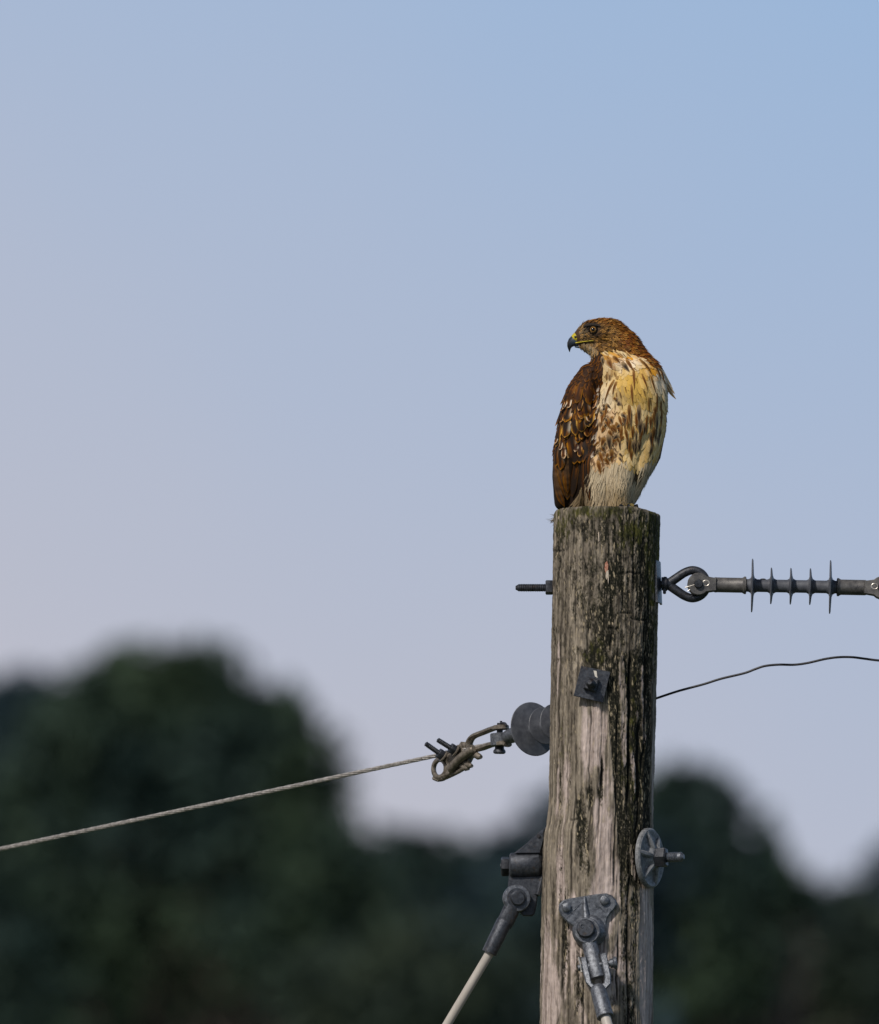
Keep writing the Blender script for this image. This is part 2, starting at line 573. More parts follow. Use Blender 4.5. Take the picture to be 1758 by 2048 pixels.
tcn = t.nodes.new('ShaderNodeTexCoord')


def wood_noise(sc, scale, det=5, rough=.65):
    mp = t.nodes.new('ShaderNodeMapping')
    mp.inputs['Scale'].default_value = sc
    L(tcn.outputs['Object'], mp.inputs[0])
    nn = t.nodes.new('ShaderNodeTexNoise')
    nn.inputs['Scale'].default_value = scale
    nn.inputs['Detail'].default_value = det
    nn.inputs['Roughness'].default_value = rough
    L(mp.outputs[0], nn.inputs['Vector'])
    return nn.outputs[0]


def ramp(src, p0, c0, p1, c1):
    rr = t.nodes.new('ShaderNodeValToRGB')
    rr.color_ramp.elements[0].position = p0
    rr.color_ramp.elements[1].position = p1
    rr.color_ramp.elements[0].color = (*c0, 1)
    rr.color_ramp.elements[1].color = (*c1, 1)
    L(src, rr.inputs[0])
    return rr.outputs[0]


def mixc(fac, a, bb, mode='MIX'):
    q = t.nodes.new('ShaderNodeMix')
    q.data_type = 'RGBA'
    q.blend_type = mode
    for i, vv in ((0, fac), (6, a), (7, bb)):
        if isinstance(vv, (int, float)):
            q.inputs[i].default_value = vv
        elif isinstance(vv, tuple):
            q.inputs[i].default_value = (*vv, 1)
        else:
            L(vv, q.inputs[i])
    return q.outputs[2]


def mathn(op, a, bb):
    q = t.nodes.new('ShaderNodeMath')
    q.operation = op
    q.use_clamp = True
    for i, vv in enumerate((a, bb)):
        if isinstance(vv, (int, float)):
            q.inputs[i].default_value = vv
        else:
            L(vv, q.inputs[i])
    return q.outputs[0]


grain = wood_noise((1, 1, .045), 330, 5, .7)
broad = wood_noise((1, 1, .12), 60, 4)
speck = wood_noise((1, 1, .45), 420, 4, .75)
fine = ramp(grain, .30, (.62, .62, .62), .70, (1.35, 1.34, 1.32))
col = mixc(1.0, at.outputs['Color'], fine, 'MULTIPLY')
col = mixc(at.outputs['Alpha'], col, (.008, .008, .006))
L(col, b.inputs['Base Color'])
b.inputs['Roughness'].default_value = .88
b.inputs['Specular IOR Level'].default_value = .2
bp = t.nodes.new('ShaderNodeBump')
bp.inputs['Strength'].default_value = .45
bp.inputs['Distance'].default_value = .003
mh = mathn('MULTIPLY', mathn('ADD', grain, speck), .5)
L(mh, bp.inputs['Height'])
L(bp.outputs[0], b.inputs['Normal'])
me.materials.append(m)
pole = bpy.data.objects.new('utility_pole', me)
COL.objects.link(pole)
pole.location = PB
tag(pole, 'weathered grey brown wooden utility pole with cracks, moss and a hawk on top', 'utility pole')


def pole_d(px, py):
    """depth (px) of the pole's near surface at this column"""
    c, r_ = pole_c(py)
    q = r_ * r_ - (px - c) ** 2
    return -math.sqrt(max(float(q), 0.0))


def splinter(pts, mat, dz=2.0):
    mb = MB()
    o = [P(x, y, pole_d(x, y) + 3) for x, y in pts]
    mb.prism(o, V(0, -(3 + dz) * S, 0), .6 * S)
    return obj('splinter', mb, mat, pole)


splinter([(1210, 1127), (1214, 1122), (1217, 1130), (1216, 1142), (1211, 1146), (1209, 1138)], RUST, 1)
splinter([(1212, 1142), (1217, 1140), (1218, 1158), (1216.5, 1170), (1215, 1156), (1213, 1160), (1211, 1154)], SPLIT, 1)
splinter([(1196, 1066), (1198.5, 1064), (1199, 1082), (1197, 1084)], SPLIT, 1)
splinter([(1262, 1740), (1265, 1728), (1268, 1742), (1266, 1752), (1263, 1750)], SPLIT, 2)
splinter([(1268, 1574), (1270, 1570), (1271, 1584), (1269, 1588)], SPLIT, 1)


# ------------------------------------------------------------------ hardware helpers
def threads(t0, t1, r, pitch=3.4, tip=0.0):
    prof = []
    x = t0
    while x < t1 - pitch:
        prof += [(x * S, r * S), (x * S + pitch * .5 * S, r * .86 * S)]
        x += pitch
    prof += [(t1 * S, r * .95 * S)]
    if tip:
        prof += [((t1 + tip) * S, r * .45 * S)]
    return prof


def PL(lst, d=0.0):
    return [P(x[0], x[1], x[2] if len(x) > 2 else d) for x in lst]


def smooth_path(pts, k=6):
    pts = [Vector(p) for p in pts]
    out = []
    n = len(pts)
    for i in range(n - 1):
        p0, p1, p2, p3 = pts[max(i - 1, 0)], pts[i], pts[i + 1], pts[min(i + 2, n - 1)]
        for j in range(k):
            u = j / k
            out.append(0.5 * ((2 * p1) + (p2 - p0) * u + (2 * p0 - 5 * p1 + 4 * p2 - p3) * u * u + (3 * p1 - p0 - 3 * p2 + p3) * u ** 3))
    out.append(pts[-1])
    return out


XA = V(1, 0, 0)
# ------------------------------------------------------------------ eye bolt through the pole below the hawk
eb = empty('eye_bolt', P(1213, 1172))
tag(eb, 'dark steel eye bolt through the pole top with threaded end on the left', 'bolt')
mb = MB()
mb.lathe(P(1104, 1175.5), -XA, threads(-14, 66, 8, 3.6, 7), 20)
obj('threaded_end', mb, STEEL_DARK, eb)
obj('shank', MB().tube([P(1110, 1175), P(1326, 1169)], 7 * S, 14), STEEL_DARK, eb)
obj('nut', MB().hexa(P(1105.5, 1175), -XA, 17 * S, 14.5 * S, 4, math.pi / 4 + .18), STEEL_DARK, eb)
mb = MB()
nx = V(.993, -.11, .035).normalized()
ez = V(0, 0, 1)
ey = nx.cross(ez).normalized()
ez = ey.cross(nx)
c0 = P(1321.5, 1165)
grid = []
for a in range(7):
    row = []
    for bq in range(7):
        u, v = a / 3 - 1, bq / 3 - 1
        row.append(c0 + ey * (u * 42 * S) + ez * (v * 42 * S) - nx * (3.2 * S * (u * u)))
    grid.append(row)
fr = [p for r_ in grid for p in r_]
bk = [p - nx * 4.5 * S for p in fr]
N7 = 7
fs = [(i * N7 + j, i * N7 + j + 1, (i + 1) * N7 + j + 1, (i + 1) * N7 + j) for i in range(6) for j in range(6)]
fb = [tuple(reversed([k + 49 for k in q])) for q in fs]
edge = [(0, j) for j in range(6)] + [(i, 6) for i in range(6)] + [(6, j) for j in range(6, 0, -1)] + [(i, 0) for i in range(6, 0, -1)]
ids = [i * 7 + j for i, j in edge]
fe = [(ids[k], ids[(k + 1) % 24], ids[(k + 1) % 24] + 49, ids[k] + 49) for k in range(24)]
obj('square_washer', MB().add(fr + bk, fs + fb + fe), STEEL_MID, eb)
obj('lock_washer', MB().lathe(P(1323, 1167.5), XA, [(0, 11 * S), (.5 * S, 13.5 * S), (4.5 * S, 13.5 * S), (5 * S, 11 * S)]), STEEL_DARK, eb)
obj('collar', MB().lathe(P(1327, 1168), XA, [(0, 12 * S), (1 * S, 15 * S), (6 * S, 14.5 * S), (9 * S, 11 * S), (15 * S, 9 * S)]), STEEL_DARK, eb)
loop = smooth_path(PL([(1336, 1168), (1353, 1156), (1370, 1145), (1386, 1140.5), (1402, 1146), (1412, 1160), (1412, 1178), (1402, 1191), (1386, 1196.5), (1370, 1192), (1353, 1181), (1336, 1169)]), 5)
obj('eye', MB().tube(loop, [(9.5 - 1.2 * math.sin(math.pi * i / (len(loop) - 1))) * S for i in range(len(loop))], 14), STEEL_DARK, eb)
obj('set_screw', MB().lathe(P(1329, 1178, -9), V(0, -.25, -1), [(0, 3.2 * S), (9 * S, 3.2 * S), (10 * S, 2.4 * S)], 10), STEEL_DARK, eb)


# ------------------------------------------------------------------ insulators
def shed_prof(x, rs, rc, th=3.0, lean=3.0):
    return [((x - 8) * S, rc * S), ((x - 4) * S, (rc + 2) * S), ((x - 2.4) * S, (rc + 7) * S), ((x - 1.7 - lean * .2) * S, (rs - 4) * S), ((x - 1.1 - lean * .28) * S, (rs - .8) * S), ((x - lean * .3) * S, rs * S),
            ((x + 1.1 - lean * .28) * S, (rs - .8) * S), ((x + 1.7 - lean * .2) * S, (rs - 4) * S), ((x + 2.6) * S, (rc + 8) * S), ((x + 4.5) * S, (rc + 2.5) * S), ((x + 9) * S, rc * S)]


def clevis(parent, o, ax, side, mat, length, r):
    """two cheeks and a barrel: o = pin centre, ax = towards the barrel, side = along the pin"""
    ax, side = ax.normalized(), side.normalized()
    up = side.cross(ax).normalized()
    mb = MB()
    for sgn in (-1, 1):
        out = []
        for k in range(17):
            a = math.pi * .24 + (2 * math.pi - math.pi * .48) * k / 16
            out.append(o + (ax * math.cos(a) + up * math.sin(a)) * (22.5 * S) + side * (sgn * 15 - 5) * S)
        out.append(o + ax * 36 * S - up * 12.5 * S + side * (sgn * 13 - 5) * S)
        out.append(o + ax * 36 * S + up * 12.5 * S + side * (sgn * 13 - 5) * S)
        mb.prism(out, side * 10 * S, 1.5 * S)
    obj('clevis_cheek', mb, mat, parent)
    L_ = length
    obj('barrel', MB().lathe(o + ax * 24 * S, ax, [(0, 9 * S), (2 * S, 13 * S), (10 * S, 15.5 * S), (14 * S, r * S), ((L_ - 34) * S, r * S), ((L_ - 31) * S, (r + 1.5) * S), ((L_ - 29.5) * S, (r + 2.8) * S), ((L_ - 26) * S, (r + 2.6) * S), ((L_ - 25) * S, (r - 2) * S)], 28), mat, parent)


def cotter(parent, c, ax, up, side):
    """split pin through the clevis pin: ring on one side, two spread legs on the other"""
    ax, up, side = ax.normalized(), up.normalized(), side.normalized()
    f_ = c + side * 19 * S
    ring = [f_ + ax * (15 + 6.5 * math.cos(a)) * S + up * (2 + 5.5 * math.sin(a)) * S for a in [2 * math.pi * k / 14 for k in range(14)]]
    obj('cotter_ring', MB().tube(ring, 1.25 * S, 8, closed=True), BRIGHT, parent)
    mb = MB()
    mb.tube([f_ + ax * 9 * S, f_ - ax * 9 * S - up * 2 * S, f_ - ax * 27 * S - up * 8 * S], 1.2 * S, 8)
    mb.tube([f_ - ax * 8 * S - up * 3 * S, f_ - ax * 15 * S - up * 11 * S, f_ - ax * 22 * S - up * 15 * S], 1.0 * S, 8)
    obj('cotter_leg', mb, BRIGHT, parent)


A0, A1 = P(1397, 1169), P(1764, 1176)
ax = (A1 - A0).normalized()
PXL = (A1 - A0).length / S
iso = empty('strain_insulator', P(1580, 1172))
tag(iso, 'dark grey polymer strain insulator seen edge-on, right of the pole top', 'insulator')
clevis(iso, A0, ax, V(0, -1, 0), RUBBER_END, 97, 15)
clevis(iso, A1, -ax, V(0, -1, 0), RUBBER_END, 92, 15.5)
obj('core', MB().lathe(A0 + ax * 92 * S, ax, [(0, 12.8 * S), ((PXL - 170) * S, 12.8 * S)], 26), RUBBER, iso)
for x, rs in ((1505, 54), (1543, 37), (1582, 37), (1621, 37), (1661, 54)):
    obj('shed', MB().lathe(A0, ax, shed_prof(x - 1397, rs, 12.9), 44), RUBBER, iso)
for c in (A0, A1):
    obj('clevis_pin', MB().lathe(c, V(0, -1, 0), [(-30 * S, 9 * S), (24 * S, 9 * S), (27 * S, 7.5 * S)], 20), STEEL_DARK, iso)
cotter(iso, A0, ax, V(0, 0, 1), V(0, -1, 0))
cotter(iso, A1, -ax, V(0, 0, 1), V(0, -1, 0))
obj('casting_mark', MB().ball(P(1526, 1158.5, -3), 3.5 * S, (1.6, 1, .5)), RUBBER, iso)
# the line it holds, running off to the right
cl = empty('conductor_clamp', A1)
tag(cl, 'compression clamp and line wire pinned to the far end of the insulator', 'clamp')
obj('tongue', MB().lathe(A1 - V(0, 4 * S, 0), V(0, 1, 0), [(0, 20 * S), (8 * S, 20 * S)], 24), STEEL_MID, cl)
obj('sleeve', MB().tube([A1 + ax * 14 * S, A1 + ax * 30 * S, A1 + ax * 260 * S], [7 * S, 11 * S, 11 * S], 16), STEEL_MID, cl)
obj('line_wire', MB().tube([A1 + ax * 250 * S + V(28, 0, -.7) * k - V(0, 0, 3.0) * k * (1 - k) for k in [i / 24 for i in range(25)]], 6 * S, 8), STRAND, cl)

# ------------------------------------------------------------------ square plate bolt on the near face
pb = empty('plate_bolt', P(1183, 1369, -110))
tag(pb, 'tilted square steel plate washer with stubby bolt end on the pole front', 'bolt')
out = PL([(1162, 1332), (1221, 1344), (1206, 1406), (1147, 1392)], -109)
out = [p + V(0, (0.0 if i in (0, 3) else -1.0) * S, 0) for i, p in enumerate(out)]
obj('plate', MB().prism(out, V(0, -5.5 * S, 0), 1.0 * S), STEEL_MID, pb)
bx = V(-.14, -1, .10).normalized()
obj('nut', MB().hexa(P(1184, 1370, -114), bx, 18 * S, 13 * S, 4, .5, .18), STEEL_DARK, pb)
obj('threaded_end', MB().lathe(P(1184, 1370, -118), bx, threads(0, 30, 9.5, 3.4, 6), 18), STEEL_DARK, pb)
obj('paint_chip', MB().prism(PL([(1187, 1341), (1193, 1342), (1195, 1356), (1190, 1353)], -115), V(0, -1.2 * S, 0)), surf('pale_chip', (.5, .47, .42), (.65, .62, .56), 90, .7), pb)
obj('shank', MB().tube([P(1184, 1370, -112), P(1203, 1390, 150)], 8 * S, 10), STEEL_DARK, pb)

# ------------------------------------------------------------------ insulator, clamp and cable on the left, running away behind the pole
def DL(px):                                    # depth of that line at a picture column
    return 318 + (1067 - px) * 1.45


def Q(px, py, dd=0.0):
    return P(px, py, DL(px) + dd)


B0, B1 = Q(1195, 1420), Q(1000, 1478)
bx = (B1 - B0).normalized()
si = empty('strain_insulator', Q(1067, 1459))
tag(si, 'grey polymer insulator showing round shed faces, half hidden behind the pole left side', 'insulator')
tc0 = (Q(1067, 1459) - B0).dot(bx) / S
for k, rs in ((0, 55), (1, 38), (2, 38), (3, 38), (4, 55)):
    obj('shed', MB().lathe(B0, bx, shed_prof(tc0 - k * 40, rs, 13, lean=-3), 48), RUBBER, si)
obj('core', MB().lathe(B0, bx, [((tc0 - 190) * S, 13 * S), ((tc0 + 14) * S, 13 * S)], 26), RUBBER, si)
obj('end_fitting', MB().lathe(B0, bx, [((tc0 + 8) * S, 12 * S), ((tc0 + 12) * S, 17 * S), ((tc0 + 18) * S, 17.5 * S), ((tc0 + 22) * S, 15.5 * S), ((tc0 + 80) * S, 15.5 * S), ((tc0 + 92) * S, 13 * S)], 28), STEEL, si)
obj('end_fitting', MB().lathe(B0, bx, [((tc0 - 250) * S, 8 * S), ((tc0 - 246) * S, 14 * S), ((tc0 - 190) * S, 15 * S), ((tc0 - 186) * S, 17 * S), ((tc0 - 178) * S, 12 * S)], 28), STEEL, si)
obj('tongue', MB().lathe(Q(999, 1468, -4), V(.05, 0, -1), [(-2 * S, 17 * S), (0, 19 * S), (22 * S, 19 * S), (24 * S, 17 * S)], 26), STEEL, si)
eyb = Q(1203, 1404)
obj('eye_nut', MB().tube([P(1203, 1400, 128) + V(0, 0, 0) + (V(0, 1, 0) * (18 + 18 * math.cos(a)) + V(0, 0, 1) * 18 * math.sin(a)) * S for a in [2 * math.pi * k / 18 for k in range(18)]], 6 * S, 10, closed=True), STEEL_DARK, si)

sc_ = empty('strain_clamp', Q(915, 1510))
tag(sc_, 'brown bronze strain clamp with two bolts gripping the cable left of the pole', 'clamp')
up = V(.1, 0, 1).normalized()
fwdn = V(-.45, -.89, 0)                         # the clamp's broad side as it faces us
arm1 = smooth_path([Q(1008, 1454), Q(990, 1456), Q(966, 1465), Q(947, 1473), Q(939, 1484), Q(938, 1496)], 5)
arm2 = smooth_path([Q(1016, 1489), Q(1000, 1487), Q(984, 1489), Q(964, 1496), Q(945, 1501), Q(930, 1508)], 5)
obj('clevis_arm', MB().tube(arm1, [5.2 * S] * len(arm1), 10, flat=1.7), BRONZE, sc_)
obj('clevis_arm', MB().tube(arm2, [5.6 * S] * len(arm2), 10, flat=1.8), BRONZE, sc_)
obj('arm_eye', MB().lathe(Q(1001, 1450), V(.05, 0, -1), [(0, 14 * S), (2 * S, 17 * S), (8 * S, 17 * S), (10 * S, 14 * S)], 24), BRONZE, sc_)
obj('arm_eye', MB().lathe(Q(1005, 1482), V(.05, 0, -1), [(0, 14 * S), (2 * S, 18 * S), (8 * S, 18 * S), (10 * S, 14 * S)], 24), BRONZE, sc_)
obj('pin', MB().lathe(Q(1000, 1446), V(-.02, 0, -1), [(0, 6 * S), (44 * S, 6.5 * S), (47 * S, 9 * S), (52 * S, 9.5 * S), (56 * S, 12.5 * S), (60 * S, 12.5 * S), (62 * S, 10 * S)], 22), STEEL_DARK, sc_)
obj('cotter_pin', MB().tube(smooth_path([Q(1013, 1452), Q(1010, 1447), Q(1003, 1446), Q(1002, 1442)], 4), 2.6 * S, 8), STEEL_DARK, sc_)
body = [(921, 1483), (934, 1484), (946, 1490), (950, 1500), (944, 1512), (937, 1525), (922, 1536), (905, 1547), (888, 1556), (880, 1552), (893, 1541), (893, 1528), (888, 1520), (882, 1514), (893, 1508), (905, 1503), (915, 1492)]
sidev = V(.2, 1, 0).normalized()
body3 = [Q(x, y, -14 + (1067 - 915) * 1.45 - (1067 - x) * 1.45 + (915 - x) * .9) for x, y in body]
obj('body', MB().prism(body3, sidev * 30 * S, 4 * S), BRONZE, sc_)
rib = smooth_path([Q(948, 1497, -22), Q(932, 1508, -24), Q(915, 1522, -24), Q(900, 1541, -22)], 5)
obj('saddle_rib', MB().tube(rib, [6 * S, *[9 * S] * (len(rib) - 2), 6 * S], 10), BRONZE, sc_)
ring = [Q(881 + 13.5 * math.cos(a) + 3 * math.sin(a), 1537 - 19 * math.sin(a) + 3 * math.cos(a), -8) for a in [2 * math.pi * k / 28 for k in range(28)]]
obj('eye_ring', MB().tube(ring, 5.2 * S, 12, closed=True, flat=1.5), BRONZE, sc_)
obj('lower_edge', MB().tube(smooth_path([Q(868, 1556, -8), Q(880, 1559, -8), Q(905, 1549, -10), Q(928, 1536, -10), Q(940, 1520, -8)], 4), 4.6 * S, 10), BRONZE, sc_)
for (x0, y0, x1, y1) in ((913, 1503, 875, 1479.5), (889, 1514, 851, 1487)):
    a, c = Q(x0, y0, -20), Q(x1, y1, -20 - (x0 - x1) * 1.45 - 14)
    d_ = (c - a)
    ln = d_.length / S
    obj('bolt', MB().lathe(a, d_, threads(0, ln - 1, 5.4, 3.0, 1.5), 16), STEEL_DARK, sc_)
    obj('nut', MB().hexa(a + d_ * .06, d_, 11.5 * S, 13 * S, 6, .3), STEEL_DARK, sc_)
    obj('washer', MB().lathe(a + d_ * .02, d_, [(0, 12 * S), (1 * S, 13.5 * S), (3.5 * S, 13.5 * S), (4 * S, 12 * S)], 20), BRONZE, sc_)
for (x, y, r_) in ((941, 1531, 6), (934, 1536, 6.5), (959, 1513, 7)):
    obj('keeper_nub', MB().tube([Q(x - 12, y - 6, -8), Q(x - 2, y, -8), Q(x + 3, y + 1, -8)], [r_ * S, r_ * S, r_ * .6 * S], 10), BRONZE, sc_)
LICH = surf('ochre_lichen', (.3, .19, .03), (.45, .3, .06), 300, .95, 0, .4)
for (x, y, r_) in ((902, 1496, 4.5), (904, 1503, 4), (900, 1500, 3.4)):
    obj('lichen', MB().ball(Q(x, y, -36), r_ * S, (1, .7, 1), 9, 6), LICH, sc_)

cb0, cb1 = Q(990, 1486), P(0, 1698, DL(0))
cdir = (cb1 - cb0)
cab = empty('guy_cable', cb0)
tag(cab, 'twisted grey steel cable running out of frame to the left', 'cable')
clen = cdir.length
cdn = cdir.normalized()
e1 = (V(0, 0, 1) - cdn * cdn.z).normalized()
e2 = cdn.cross(e1)
pitch_ = 118 * S * (clen / (990 * S))
for k in range(7):
    pts = []
    LT = clen * 2.2
    nseg = 330
    for i in range(nseg + 1):
        s_ = LT * i / nseg
        a = 2 * math.pi * (k / 6 + s_ / pitch_)
        rr0 = 3.1 * S if k < 6 else 0
        sag = V(0, 0, -.006) * (s_ - clen * .5) * 0
        pts.append(cb0 + cdn * s_ + (e1 * math.cos(a) + e2 * math.sin(a)) * rr0 + sag)
    if k == 6:
        pts = [pts[0], pts[-1]]
    obj('strand', MB().tube(pts, 1.38 * S, 6), STRAND if k < 6 else BLACKW, cab, sharp=60)  # core strand coloured black to paint shade into the gaps between outer strands
obj('far_span', MB().tube([cb0 + cdn * LT, cb0 + cdn * LT + cdn * 12 + V(0, 0, -.5), cb0 + cdn * LT + cdn * 40 + V(0, 0, -.2)], 5.3 * S, 8), STRAND, cab)

# ------------------------------------------------------------------ thin black wire on the right
wp = [(1270, 1412, 116), (1300, 1401, 98), (1313, 1396.5, 85), (1357, 1382), (1407, 1368.5), (1442, 1357.5), (1488, 1346.5), (1511, 1338), (1530, 1332), (1557, 1329.3), (1588, 1329.5), (1615, 1326), (1650, 1318), (1676, 1314.5), (1703, 1314.3), (1730, 1317.5), (1758, 1321), (1850, 1330), (2100, 1320), (2700, 1330)]
wr_ = MB().tube(smooth_path([P(x[0], x[1], x[2] if len(x) > 2 else 80) for x in wp], 8), 2.4 * S, 8)
tag(obj('thin_wire', wr_, BLACKW, loc=P(1313, 1396, 85)), 'thin black wavy wire leaving the pole to the right', 'wire')


# ------------------------------------------------------------------ round ribbed washer on a through bolt (right), bolt head (left)
tb = empty('through_bolt', P(1207, 1722))
tag(tb, 'horizontal through bolt with ribbed round casting washer and nut on the pole right side', 'bolt')
C_R = P(1299, 1716, -62)
C_L = P(1004, 1733, 62)
axn = V(.905, -.425, .01).normalized()
dsk = MB().lathe(C_R, axn, [(-6 * S, 55 * S), (-4 * S, 60 * S), (3 * S, 60 * S), (6 * S, 57 * S), (6 * S, 52 * S), (3.5 * S, 47 * S), (5.5 * S, 28 * S), (9 * S, 24 * S), (15 * S, 21 * S), (17 * S, 18 * S)], 48)
obj('ribbed_washer', dsk, CAST, tb)
q1 = (V(0, 0, 1) - axn * axn.z).normalized()
q2 = axn.cross(q1)
for k in range(6):
    a = 2 * math.pi * k / 6 + .35
    dr = q1 * math.cos(a) + q2 * math.sin(a)
    sd_ = axn.cross(dr)
    o = [C_R + dr * (14 * S) + axn * 1 * S, C_R + dr * 54 * S + axn * 1 * S, C_R + dr * 55 * S + axn * 7 * S, C_R + dr * 40 * S + axn * 12 * S, C_R + dr * 24 * S + axn * 17 * S, C_R + dr * 14 * S + axn * 16 * S]
    obj('rib', MB().prism([p - sd_ * 5.5 * S for p in o], sd_ * 11 * S, 3.2 * S), CAST, tb)
bxn = V(.97, -.24, .02).normalized()
obj('nut', MB().hexa(C_R + axn * 15 * S, bxn, 21 * S, 22 * S, 6, .5, .14), STEEL_DARK, tb)
obj('threaded_end', MB().lathe(C_R + axn * 16 * S, bxn, threads(0, 50, 10.5, 4.6, 6), 20), STEEL, tb)
obj('shank', MB().tube([C_L, C_R + axn * 20 * S], 9 * S, 12), STEEL_DARK, tb)
obj('bolt_head', MB().hexa(P(1018, 1733, 60), -XA, 20.5 * S, 16 * S, 6, 0.25, .16), STEEL_DARK, tb)

# ------------------------------------------------------------------ guy attachment on the left side
ga = empty('guy_attachment', P(1050, 1760, 30))
tag(ga, 'dark cast guy bracket with pinned socket and pale rod, on the pole left side', 'guy fitting')
mb = MB()
pl = [(1089, 1655), (1096, 1662), (1096, 1680), (1090, 1712), (1087, 1738), (1080, 1760), (1076, 1788), (1073, 1812), (1069, 1829), (1064, 1832), (1046, 1832), (1030, 1815), (1014, 1795), (1016, 1768), (1018, 1750), (1018, 1718), (1022, 1710), (1032, 1703), (1052, 1687), (1074, 1668)]
prof = {0: 30, 1: 36, 2: 36, 3: 34, 4: 30, 5: 28, 6: 26, 7: 26, 8: 26, 9: 26, 10: 26, 11: 26, 12: 26, 13: 25, 14: 14, 15: 6, 16: 5, 17: 6, 18: 14, 19: 24}
obj('bracket', MB().prism([P(x, y, 26) for x, y in pl], V(0, 12 * S, 0), 2.5 * S), STEEL_MID, ga)
# the raised box that houses the bolt
bxo = [(1020, 1716), (1026, 1708), (1074, 1706), (1084, 1712), (1081, 1742), (1076, 1752), (1022, 1752), (1019, 1744)]
obj('bolt_housing', MB().tube([P(1019, 1731, 30), P(1022, 1731, 30), P(1046, 1730, 30), P(1078, 1729, 30), P(1083, 1729, 30)], [21 * S, 25 * S, 25.5 * S, 25 * S, 20 * S], 22, flat=.8), STEEL_MID, ga)
obj('gusset', MB().prism([P(x, y, 30) for x, y in [(1030, 1708), (1076, 1668), (1088, 1660), (1092, 1676), (1082, 1710)]], V(0, -16 * S, 0), 5 * S), STEEL_MID, ga)
obj('back_flange', MB().tube(smooth_path([P(1092, 1656, 34), P(1098, 1672, 36), P(1091, 1706, 36), P(1085, 1745, 34), P(1074, 1790, 30)], 5), [7 * S] * 21, 10, flat=1.6), STEEL_MID, ga)
obj('hole', MB().lathe(P(1077, 1672, 12.5), V(-.5, -1, 0), [(0, 4 * S), (1.2 * S, 3.6 * S)], 12), BLACKW, ga)
EY = P(1033, 1797, 14)
obj('socket_eye', MB().lathe(EY, V(.08, -1, 0), [(-2 * S, 27 * S), (0, 28 * S), (13 * S, 27.5 * S), (15 * S, 26 * S), (16 * S, 20 * S)], 36), STEEL, ga)
obj('pin_head', MB().lathe(EY + V(2 * S, -14 * S, 0), V(.1, -1, -.05), [(0, 15 * S), (9 * S, 14.5 * S), (11 * S, 12.5 * S), (11.4 * S, 0)], 26), STEEL_MID, ga)
RU = (P(978, 1905, 14) - P(1010, 1840, 14)).normalized()
nk = [P(1026, 1812, 6), P(1014, 1838, 8), P(1008, 1848, 12)]
obj('neck', MB().tube(smooth_path(nk, 5), [17 * S] * 11, 14, flat=.6, up=V(1, 0, .4)), STEEL_MID, ga)
obj('socket', MB().lathe(P(1010, 1842, 12), RU, [(-6 * S, 10 * S), (0, 15.5 * S), (3 * S, 16.2 * S), (68 * S, 15.2 * S), (72 * S, 14.5 * S), (72 * S, 11.5 * S), (62 * S, 11 * S)], 28), STEEL_MID, ga)
RD = (P(885, 2062, 14) - P(977, 1908, 14)).normalized()
rd0 = P(981, 1900, 12)
obj('rod', MB().tube([rd0, P(977, 1910, 14), P(977, 1910, 14) + RD * 2.2], [10.5 * S, 9 * S, 9 * S], 18), RODM, ga)
g0 = P(977, 1910, 14) + RD * 2.2
obj('rod_socket', MB().lathe(g0 - RD * .05, RD, [(0, 11 * S), (.01, 15 * S), (.09, 15 * S), (.12, 6 * S)], 20), STEEL_MID, ga)
obj('lower_strand', MB().tube([g0 + RD * .05, g0 + RD * ((g0.z + .15) / -RD.z)], 5 * S, 8), STRAND, ga)
obj('washer_ring', MB().lathe(EY + V(1 * S, -15 * S, 0), V(.08, -1, 0), [(0, 20.5 * S), (1.5 * S, 20 * S), (1.6 * S, 15 * S)], 30), STEEL_MID, ga)

# ------------------------------------------------------------------ guy attachment on the near face
gf = empty('guy_attachment', P(1185, 1860, -115))
tag(gf, 'galvanised three-lobed guy bracket with clevis and socket on the pole front', 'guy fitting')
pl = [(1126, 1801), (1140, 1797), (1166, 1793), (1190, 1789), (1212, 1787), (1224, 1791), (1232, 1800), (1234, 1809), (1230, 1818), (1222, 1827), (1215, 1837), (1213, 1852), (1213, 1870), (1207, 1883), (1197, 1891), (1184, 1894), (1170, 1892), (1157, 1882), (1150, 1868), (1147, 1854), (1134, 1845), (1122, 1832), (1117, 1820), (1118, 1809)]
obj('bracket', MB().prism([P(x, y, -107) for x, y in pl], V(0, -10 * S, 0), 2.8 * S), STEEL, gf)
obj('centre_ridge', MB().tube(PL([(1169, 1794, -117), (1170, 1812, -119), (1172, 1832, -121), (1174, 1842, -124)]), [3.5 * S, 5 * S, 7 * S, 10 * S], 10), STEEL, gf)
for (x, y) in ((1133, 1815), (1209, 1801)):
    obj('bolt_head', MB().lathe(P(x, y, -115), V(0, -1, 0), [(0, 10 * S), (7 * S, 9.4 * S), (9 * S, 7 * S), (9.3 * S, 0)], 18), STEEL, gf)
obj('boss', MB().lathe(P(1178, 1862, -112), V(-.12, -1, 0), [(0, 34 * S), (6 * S, 33 * S), (14 * S, 28 * S), (16 * S, 24 * S)], 36), STEEL, gf)
PC = P(1175, 1862, -126)
obj('link_ring', MB().lathe(PC, V(-.1, -1, .03), [(0, 24 * S), (2 * S, 26.5 * S), (10 * S, 26.5 * S), (12 * S, 24.5 * S)], 36), STEEL, gf)
obj('pin_head', MB().lathe(PC + V(-3 * S, -11 * S, 4 * S), V(-.1, -1, .03), [(0, 19 * S), (9 * S, 18.6 * S), (12 * S, 16 * S), (12.4 * S, 0)], 30), STEEL_MID, gf)
